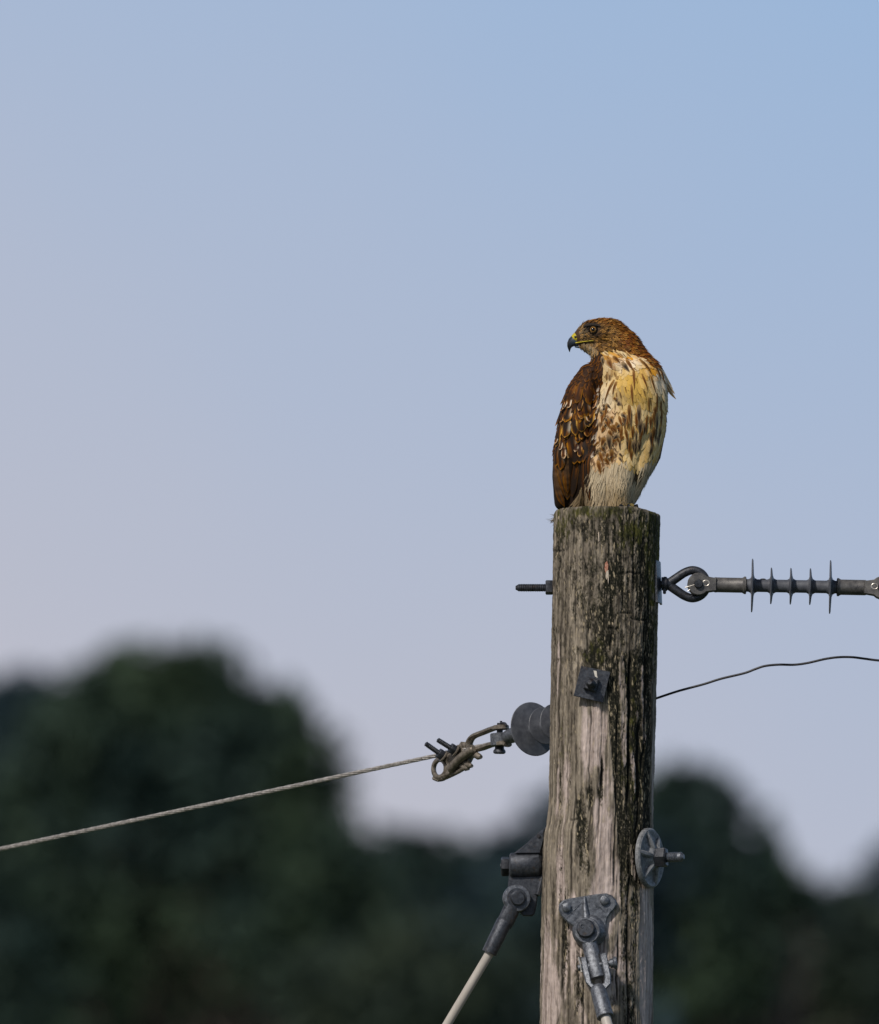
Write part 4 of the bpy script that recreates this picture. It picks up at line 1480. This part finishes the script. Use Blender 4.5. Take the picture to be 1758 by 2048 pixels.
STK = [(1277, 815, 36, 8, 0, 0), (1279.5, 843, 30, 9, 0, 0), (1281, 865, 27, 9, 0, 0), (1279, 885, 22, 8, 0, 0), (1271, 888, 24, 7, 0, 0), (1293, 835, 28, 6, 1, -.1), (1290, 850, 24, 6, 0, -.15), (1300, 838, 22, 7, 1, 0),
       (1313, 830, 40, 8, 0, 0), (1303, 866, 28, 9, 0, 0), (1312, 862, 24, 7, 0, 0), (1303, 892, 26, 7, 0, -.15), (1254, 880, 24, 5, 0, 0), (1239, 882, 20, 6, 0, 0), (1223, 903, 24, 7, 1, 0), (1218, 872, 30, 12, 0, 0), (1224, 856, 14, 10, 1, .6),
       (1210, 856, 14, 10, 1, -.6), (1205, 892, 18, 9, 0, .4), (1200, 908, 20, 8, 1, .3), (1229, 764, 42, 6, 1, -.42), (1234, 768, 24, 5, 1, -.2), (1267, 742, 42, 4, 1, .08), (1252, 722, 34, 5, 1, .5), (1278, 722, 40, 6, 1, .5), (1296, 720, 48, 9, 1, .42),
       (1318, 738, 30, 8, 1, .3), (1244, 728, 26, 9, 0, .35), (1283, 752, 34, 4, 1, .25), (1300, 755, 34, 4, 1, .2), (1262, 775, 36, 4, 1, .1), (1258, 815, 34, 6, 1, 0), (1248, 830, 32, 6, 1, .05), (1238, 838, 20, 6, 1, .3), (1215, 812, 26, 6, 1, -.1),
       (1208, 826, 24, 7, 1, -.15), (1232, 850, 22, 7, 1, .4), (1226, 838, 18, 7, 1, -.5), (1213, 842, 18, 8, 1, .5), (1243, 858, 26, 6, 1, -.1), (1320, 856, 30, 6, 0, 0), (1322, 820, 34, 6, 1, 0), (1265, 858, 24, 5, 1, 0), (1262, 905, 20, 6, 1, 0),
       (1210, 880, 16, 9, 1, -.6), (1232, 878, 14, 7, 1, .5), (1196, 925, 22, 8, 1, .2), (1312, 790, 34, 4, 1, .05), (1296, 800, 30, 4, 1, .05), (1216, 722, 20, 8, 1, .4), (1226, 716, 18, 8, 1, .5), (1205, 716, 16, 8, 0, .2)]
for _ in range(38):
    STK.append((rnd.uniform(1196, 1246), rnd.uniform(800, 922), rnd.uniform(8, 15), rnd.uniform(4, 8), int(rnd.random() < .45), rnd.choice((-1, 1)) * rnd.uniform(.3, 1.1)))
for _ in range(22):
    STK.append((rnd.uniform(1250, 1326), rnd.uniform(800, 905), rnd.uniform(16, 30), rnd.uniform(3, 7), int(rnd.random() < .6), rnd.uniform(-.15, .15)))
for (x, y, L_, W_, ruf, an) in STK:
    r_ = BVH.ray_cast(V(x, -400, -y), V(0, 1, 0))
    if r_[0] is None:
        continue
    n = r_[1]
    d = V(math.sin(an), 0, -math.cos(an))
    d = (d - n * d.dot(n)).normalized()
    c = vary(C_RUF, .3) if ruf else vary(C_DK, .3)
    W_ *= rnd.uniform(.6, 1.0)
    an += rnd.uniform(-.12, .12)
    W_ *= 1.5
    L_ *= 1.15
    rim_ = lerp3((.46, .29, .14) if ruf else (.58, .43, .27), c, .3)
    ex_ = 1.9 if ruf else 3.2
    PLM['belly'].feather(r_[0], n, d, L_, W_, lambda q, t, c=c, e=rim_, ex_=ex_: lerp3(c, e, min(1, max(abs(q) ** ex_ * 1.05, max(0, .4 - t) * 2.4, max(0, t - .85) * 5))), 3, 9, 2.2, 3.0, .97, .1, 0, .4, 1.3)

NM = {'head': 'head_plumage', 'wing': 'shoulder_plumage', 'back': 'back_plumage', 'leg': 'leg_plumage', 'breast': 'breast_plumage', 'belly': 'belly_plumage'}
for k, pl in PLM.items():
    pl.build(NM[k], FM, hawk, 'stuff')


# ---- large wing feathers, one object each
def hit(px, py):
    r_ = BVH.ray_cast(V(px, -400, -py), V(0, 1, 0))
    if r_[0] is None:
        l_, n_2, _, _ = BVH.find_nearest(V(px, 20, -py))
        return l_, n_2
    return r_[0], r_[1]


def wing_feather(name, px, py, L_, W, ang, dark, edge, ew=.72, tipw=.86, bars=0, l0=2.0, l1=6.0, hug=.9, white=0.0, nv=10):
    px += rnd.uniform(-3, 3)
    py += rnd.uniform(-4, 4)
    L_ *= rnd.uniform(.86, 1.14)
    W *= rnd.uniform(.85, 1.15)
    ang += rnd.uniform(-.13, .13)
    ph = rnd.uniform(0, 6)
    l1 += rnd.uniform(-1, 2.5)
    p, n = hit(px, py)
    d = V(math.sin(ang), .1, -math.cos(ang))
    d = (d - n * d.dot(n)).normalized()
    pl = Plume()

    def cf(q, t):
        c = dark
        if bars:
            c = lerp3(dark, lerp3(dark, (.2, .12, .07), .55), .5 + .5 * math.sin(t * bars * 6.283))
        c = lerp3(c, lerp3(dark, (.36, .125, .018), .8), max(0, 1 - abs(abs(q) - .5) * 3.2) * max(0, .22 + .38 * math.sin(t * 7 + ph)))
        k_ = max(min(1, max(0, abs(q) - ew) / .16) * (.45 + .55 * math.sin(t * 5 + ph + (q > 0) * 2)), min(1, max(0, t - tipw) / .06) * (.6 + .4 * math.sin(q * 4 + ph)))
        c = lerp3(c, edge, max(0, k_))
        if white and q < -.35 and .1 < t < .75:
            c = lerp3(c, C_WHITE, .75 * white * min(1, (-.35 - q) * 2.4) * min(1, (t - .1) * 6) * min(1, (.75 - t) * 6))
        if abs(q) < .08:
            c = lerp3(c, (.02, .012, .008), .6)
        return c
    pl.feather(p, n, d, L_, W, cf, 5, nv, l0, l1, hug, .28, 0, .7, 2.4)
    return pl.build(name, FM, hawk)


E1 = (.58, .27, .065)
E2 = (.74, .45, .18)
for i in range(18):                                # small broken buff and white feathers among the coverts
    yy = rnd.uniform(790, 905)
    xl = np.interp(yy, [790, 850, 905], [1134, 1120, 1110])
    wing_feather('covert_feather', rnd.uniform(xl, xl + 62), yy, rnd.uniform(16, 26), rnd.uniform(8, 13), rnd.uniform(-.25, .2), vary(lerp3(C_DK, C_RUF, rnd.random()), .3), vary(lerp3(E1, C_WHITE, rnd.random() * .7), .2), ew=.58, tipw=.8, white=rnd.choice((0, .7, .9)), l0=3.2, l1=7.2)
# row of upper coverts
for i, (x, y) in enumerate([(1138, 776), (1150, 768), (1163, 770), (1176, 775), (1189, 782)]):
    wing_feather('covert_feather', x, y, 36, 19, -.12 + .03 * i, vary(C_BRN, .25), vary(lerp3(C_BRN, E1, .5), .2), white=.0, l0=2, l1=5)
for i, (x, y, wh) in enumerate([(1129, 812, .0), (1143, 806, .7), (1157, 803, .9), (1171, 800, .5), (1184, 800, .0)]):
    wing_feather('covert_feather', x, y, 44, 21, -.10 + .05 * i, vary(C_DK, .3), vary(E1, .2), white=wh, l0=2, l1=5.5)
for i, (x, y, wh) in enumerate([(1124, 850, .0), (1138, 838, .7), (1150, 832, .9), (1163, 827, .8), (1177, 820, .4), (1187, 812, 0)]):
    wing_feather('covert_feather', x, y, 44 - i, 22, -.06 + .05 * i, vary(C_DK, .3), vary(E2, .15), tipw=.9, white=wh * .8, l0=3, l1=7)
for i, (x, y, wh) in enumerate([(1116, 880, .2), (1127, 878, .3), (1139, 868, .5), (1155, 872, 0), (1168, 868, 0)]):
    wing_feather('covert_feather', x, y, 56, 22, -.08 + .05 * i, vary(C_DK, .35), vary(E1, .2), tipw=.9, white=wh, l0=2.5, l1=6)
# flight feathers down to the pole top
for i, (x, y, L_) in enumerate([(1108, 905, 96), (1113, 912, 98), (1119, 912, 94), (1126, 910, 92), (1134, 905, 96), (1143, 905, 108), (1152, 900, 114), (1161, 895, 120), (1170, 885, 128), (1178, 875, 132), (1186, 868, 130)]):
    dk = vary(lerp3(C_DK, (.045, .026, .015), .8 if i < 5 else .15), .2)
    if i > 6:
        dk = vary((.006, .004, .0032), .2)  # dark inner secondaries, blackened further with painted shade between wing and belly
    wing_feather('flight_feather', x, y, L_, 17, -.02 - .012 * i, dk, vary(lerp3(dk, E1, .55 if i < 6 else .12), .2), ew=.78, tipw=.93, bars=6 if i < 5 else 0, l0=1.5 + .3 * i * 0, l1=3.5, hug=.8, nv=14)
# far wing edge at the right
for i, (x, y) in enumerate([(1330, 830), (1326, 860), (1319, 890)]):
    p, n = BVH.find_nearest(V(x + 8, 50, -y))[:2]
    pl = Plume()
    dk = vary(C_DK, .3)
    e = vary(lerp3(C_DK, E2, .5), .2)
    pl.feather(p, n, (V(-.22, .05, -1) - n * V(-.22, .05, -1).dot(n)).normalized(), 84, 26, lambda q, t: lerp3(dk, e, max(0, min(1, (abs(q) - .75) * 6))), 5, 12, 1.5, 3, .85, .25)
    pl.build('flight_feather', FM, hawk)
# stray breast tuft at the right edge
for i in range(9):
    pl = Plume()
    x, y = 1318 + rnd.uniform(-4, 6), 728 + i * 4.4 + rnd.uniform(-4, 4)
    p, n = BVH.find_nearest(V(x + 10, -10, -y))[:2]
    c = vary(lerp3(C_WHITE, C_BUFF, rnd.random() * .7), .1)
    s2 = vary(C_RUF, .3)
    d0 = V(.5, 0, -1).normalized()
    n2 = V(.75, -.65, .2).normalized()
    pl.feather(p, n2, (d0 - n2 * d0.dot(n2)).normalized(), 34 + i * 1.6, 11, lambda q, t: lerp3(c, s2, max(0, 1 - abs(q - .5) * 2.4) * (t > .25) * .9), 2, 8, .5, 2, 0.0, .3, -.5, .5, 1.5)
    pl.build('breast_feather', FM, hawk)
# tail, hanging behind the pole
for i in range(8):
    pl = Plume()
    a = (i - 3.5) / 3.5
    pl.feather(V(1186 + a * 12, 104 - abs(a) * 2 - (i % 2) * 1.5, -978), V(0, 1, .22).normalized(), V(a * .09 - .08, .2, -1).normalized(), 185, 27, lambda q, t: lerp3((.24, .085, .03), (.03, .02, .015), 1 if .9 < t < .95 else 0), 3, 12, 0, 0, 0, .15, 0, .85)
    pl.build('tail_feather', FM, hawk)
# loose down at the vent, blown out past the pole's left edge
dn = Plume()
for i in range(22):
    a = rnd.uniform(-.9, .5)
    p0 = V(1112 + rnd.uniform(-3, 6), 104, -(1030 + rnd.uniform(-8, 8)))
    dn.feather(p0, V(0, -1, 0), V(-1, rnd.uniform(-.1, .1), a).normalized(), rnd.uniform(10, 21), .9, lambda q, t: (.16, .15, .14), 1, 4, 0, 0, 0, .1, rnd.uniform(-.5, .5), .3, 1)
dn.tuft = None
for i in range(40):
    u = i / 39
    dn.feather(V(1168 - u * 56, 104 + 2 * math.sin(i), -(985 + u * 44)), V(0, -1, 0), V(-.8, 0, -.6 + rnd.uniform(-.5, .5)).normalized(), 16, 3.5, lambda q, t: (.3, .27, .23), 1, 4, 0, 0, 0, .1, 0, .3, 1)
dn.build('down_tuft', FM, hawk, 'stuff')

bd = Plume()
for i in range(46):
    x = rnd.uniform(1158, 1186)
    p, n = BVH.find_nearest(V(x, rnd.uniform(-26, 8), -712))[:2]
    c = vary((.36, .31, .23), .25)
    bd.feather(p, n, V(rnd.uniform(.05, .5), rnd.uniform(-.2, .2), -1).normalized(), rnd.uniform(9, 16), 2.4, lambda q, t: c, 1, 4, 0, 1, .25, .2, 0, .3, 1.2)
for i in range(26):
    p, n = BVH.find_nearest(V(rnd.uniform(1205, 1240), rnd.uniform(-30, 10), -(632 + rnd.uniform(0, 8))))[:2]
    c = vary((.2, .11, .05), .35)
    bd.feather(p, n, V(1, 0, rnd.uniform(-.5, .02)).normalized(), rnd.uniform(10, 16), 3, lambda q, t: c, 1, 4, .4, 1.5, .3, .2, 0, .4, 1.3)
bd.build('chin_and_crown_tuft', FM, hawk, 'stuff')

# ---- face
SKIN = surf('yellow_cere_skin', (.40, .32, .012), (.52, .43, .03), 300, .45, 0, .1)
HORN = None
m, t, b = newmat('beak_horn')
tcn = t.nodes.new('ShaderNodeTexCoord')
sp2 = t.nodes.new('ShaderNodeSeparateXYZ')
t.links.new(tcn.outputs['Object'], sp2.inputs[0])
rpx = t.nodes.new('ShaderNodeValToRGB')
rpx.color_ramp.elements[0].color = (.008, .008, .010, 1)
rpx.color_ramp.elements[1].color = (.07, .10, .15, 1)
mpx = t.nodes.new('ShaderNodeMapRange')
mpx.inputs[1].default_value = (1136 - 1225) * S
mpx.inputs[2].default_value = (1160 - 1225) * S
t.links.new(sp2.outputs[0], mpx.inputs[0])
t.links.new(mpx.outputs[0], rpx.inputs[0])
t.links.new(rpx.outputs[0], b.inputs['Base Color'])
b.inputs['Roughness'].default_value = .28
HORN = m


def loft(up_, lo_, hw, d0=-4, n=14):
    rings = []
    for (ux, uy), (lx, ly), hd in zip(up_, lo_, hw):
        cx_, cz_ = (ux + lx) / 2, -(uy + ly) / 2
        ax_, az_ = (ux - lx) / 2, -(uy - ly) / 2
        rings.append([HW(V(cx_ + ax_ * math.cos(a), d0 + hd * math.sin(a), cz_ + az_ * math.cos(a))) for a in [2 * math.pi * k / n for k in range(n)]])
    return MB().rings(rings)


bk = obj('beak', loft([(1160, 667), (1150, 668), (1143, 671), (1137.5, 677), (1134.3, 685), (1134.4, 692), (1136.4, 698), (1139, 703.5)],
                      [(1166, 690), (1158, 691), (1152, 691.5), (1147.5, 692), (1144.2, 693.5), (1142, 696), (1140.8, 699.5), (1139.8, 704)], [12, 11.5, 10.5, 9, 7, 5, 3, .6]), HORN, hawk, sharp=60)
obj('cere', loft([(1160, 660), (1153, 662), (1147, 666), (1142.6, 671.2)], [(1162, 687), (1156, 687), (1152.5, 686), (1150, 682)], [16, 15, 13, 11]), SKIN, bk, sharp=60)
obj('lower_mandible', loft([(1168, 688), (1158, 690), (1149, 692)], [(1168, 696), (1158, 696), (1150, 694.5)], [10, 8, 4]), HORN, bk, sharp=60)
obj('nostril', MB().ball(HW(V(1151, -18, -674)), 2.6 * S, (1.1, .5, .8), 10, 7), BLACKW, bk)
gp = []
for i in range(9):
    u = i / 8
    x, y = 1151 + 37 * u, 686 - 5 * math.sin(u * 1.5) + 1.0 * u
    p, n = hit(x, y) if x > 1158 else (V(x, -13, -y), V(0, -1, 0))
    gp.append(HW(p + n * 1.5))
obj('gape', MB().tube(gp, [1.3 * S, 1.2 * S, 1.0 * S, .9 * S, .85 * S, .8 * S, .8 * S, .7 * S, .5 * S], 8), SKIN, bk, sharp=60)

ep, en = hit(1186.5, 661)
en = (en + V(-.1, -1.2, 0)).normalized()
ew_ = V(en.x, en.y, en.z)
DARKSK = surf('dark_eye_skin', (.004, .0035, .003), (.009, .007, .006), 300, .85, 0, 0, spec=.05)
IRIS = surf('amber_iris', (.16, .08, .02), (.28, .15, .04), 500, .15, 0, 0, spec=.6)
PUP, t, b = newmat('pupil')
b.inputs['Base Color'].default_value = (.002, .002, .002, 1)
b.inputs['Roughness'].default_value = .05
e_ = obj('eye', MB().lathe(HW(ep + en * -1.0), ew_, [(0, 10 * S), (2.4 * S, 9.6 * S), (3.2 * S, 8.2 * S), (3.2 * S, 0)], 26), DARKSK, hawk)
obj('iris', MB().lathe(HW(ep + en * 1.6), ew_, [(0, 6.6 * S), (1.2 * S, 6.0 * S), (2.4 * S, 4.8 * S), (3.1 * S, 3.3 * S)], 24), IRIS, e_)
obj('pupil', MB().lathe(HW(ep + en * 1.6), ew_, [(2.7 * S, 4.1 * S), (3.2 * S, 3.5 * S), (3.8 * S, 1.5 * S), (3.9 * S, 0)], 20), PUP, e_)
bp_ = []
for i in range(9):
    u = i / 8
    x, y = 1168 + 34 * u, 655.5 - 4.2 * math.sin(math.pi * u * .9) + 1.5 * u
    p, n = hit(x, y)
    bp_.append(HW(p + n * 2.2 + V(0, -1.4 * math.sin(math.pi * u), 0)))
obj('brow', MB().tube(bp_, [1.2 * S, 2.6 * S, 3.4 * S, 3.8 * S, 3.6 * S, 3.2 * S, 2.6 * S, 1.8 * S, 1 * S], 8), surf('brow_feather_dark', (.008, .006, .005), (.022, .013, .008), 400, .8, 0, .3), hawk, sharp=60)

# ---- feet on the pole top
TOE = surf('yellow_toe_skin', (.12, .09, .03), (.22, .17, .06), 300, .6, 0, .3)
CLAW = surf('black_talon', (.006, .006, .007), (.014, .014, .015), 300, .25, 0, 0)
zt_ = (ZTOP - HO.z) / S - 1024
for (fx, fd) in ((1216, 12), (1256, -34)):
    ft = obj('foot', MB().tube([HW(V(fx + 2, fd + 14, zt_ + 34)), HW(V(fx, fd + 4, zt_ + 14)), HW(V(fx, fd, zt_ + 5))], [5 * S, 5 * S, 5.5 * S], 12), TOE, hawk)
    for (ax_, ay_, ln) in ((-.55, -1, 24), (0, -1, 30), (.6, -1, 26), (.1, 1, 18)):
        dd = V(ax_, ay_, 0).normalized()
        b0 = V(fx, fd, zt_ + 3)
        obj('toe', MB().tube([HW(b0), HW(b0 + dd * ln * .5 + V(0, 0, 3)), HW(b0 + dd * ln + V(0, 0, -1))], [4.5 * S, 4 * S, 3.4 * S], 10), TOE, ft)
        obj('talon', MB().tube([HW(b0 + dd * ln), HW(b0 + dd * (ln + 8) + V(0, 0, 1.5)), HW(b0 + dd * (ln + 14) + V(0, 0, -4))], [3.4 * S, 2.6 * S, .5 * S], 8), CLAW, ft)
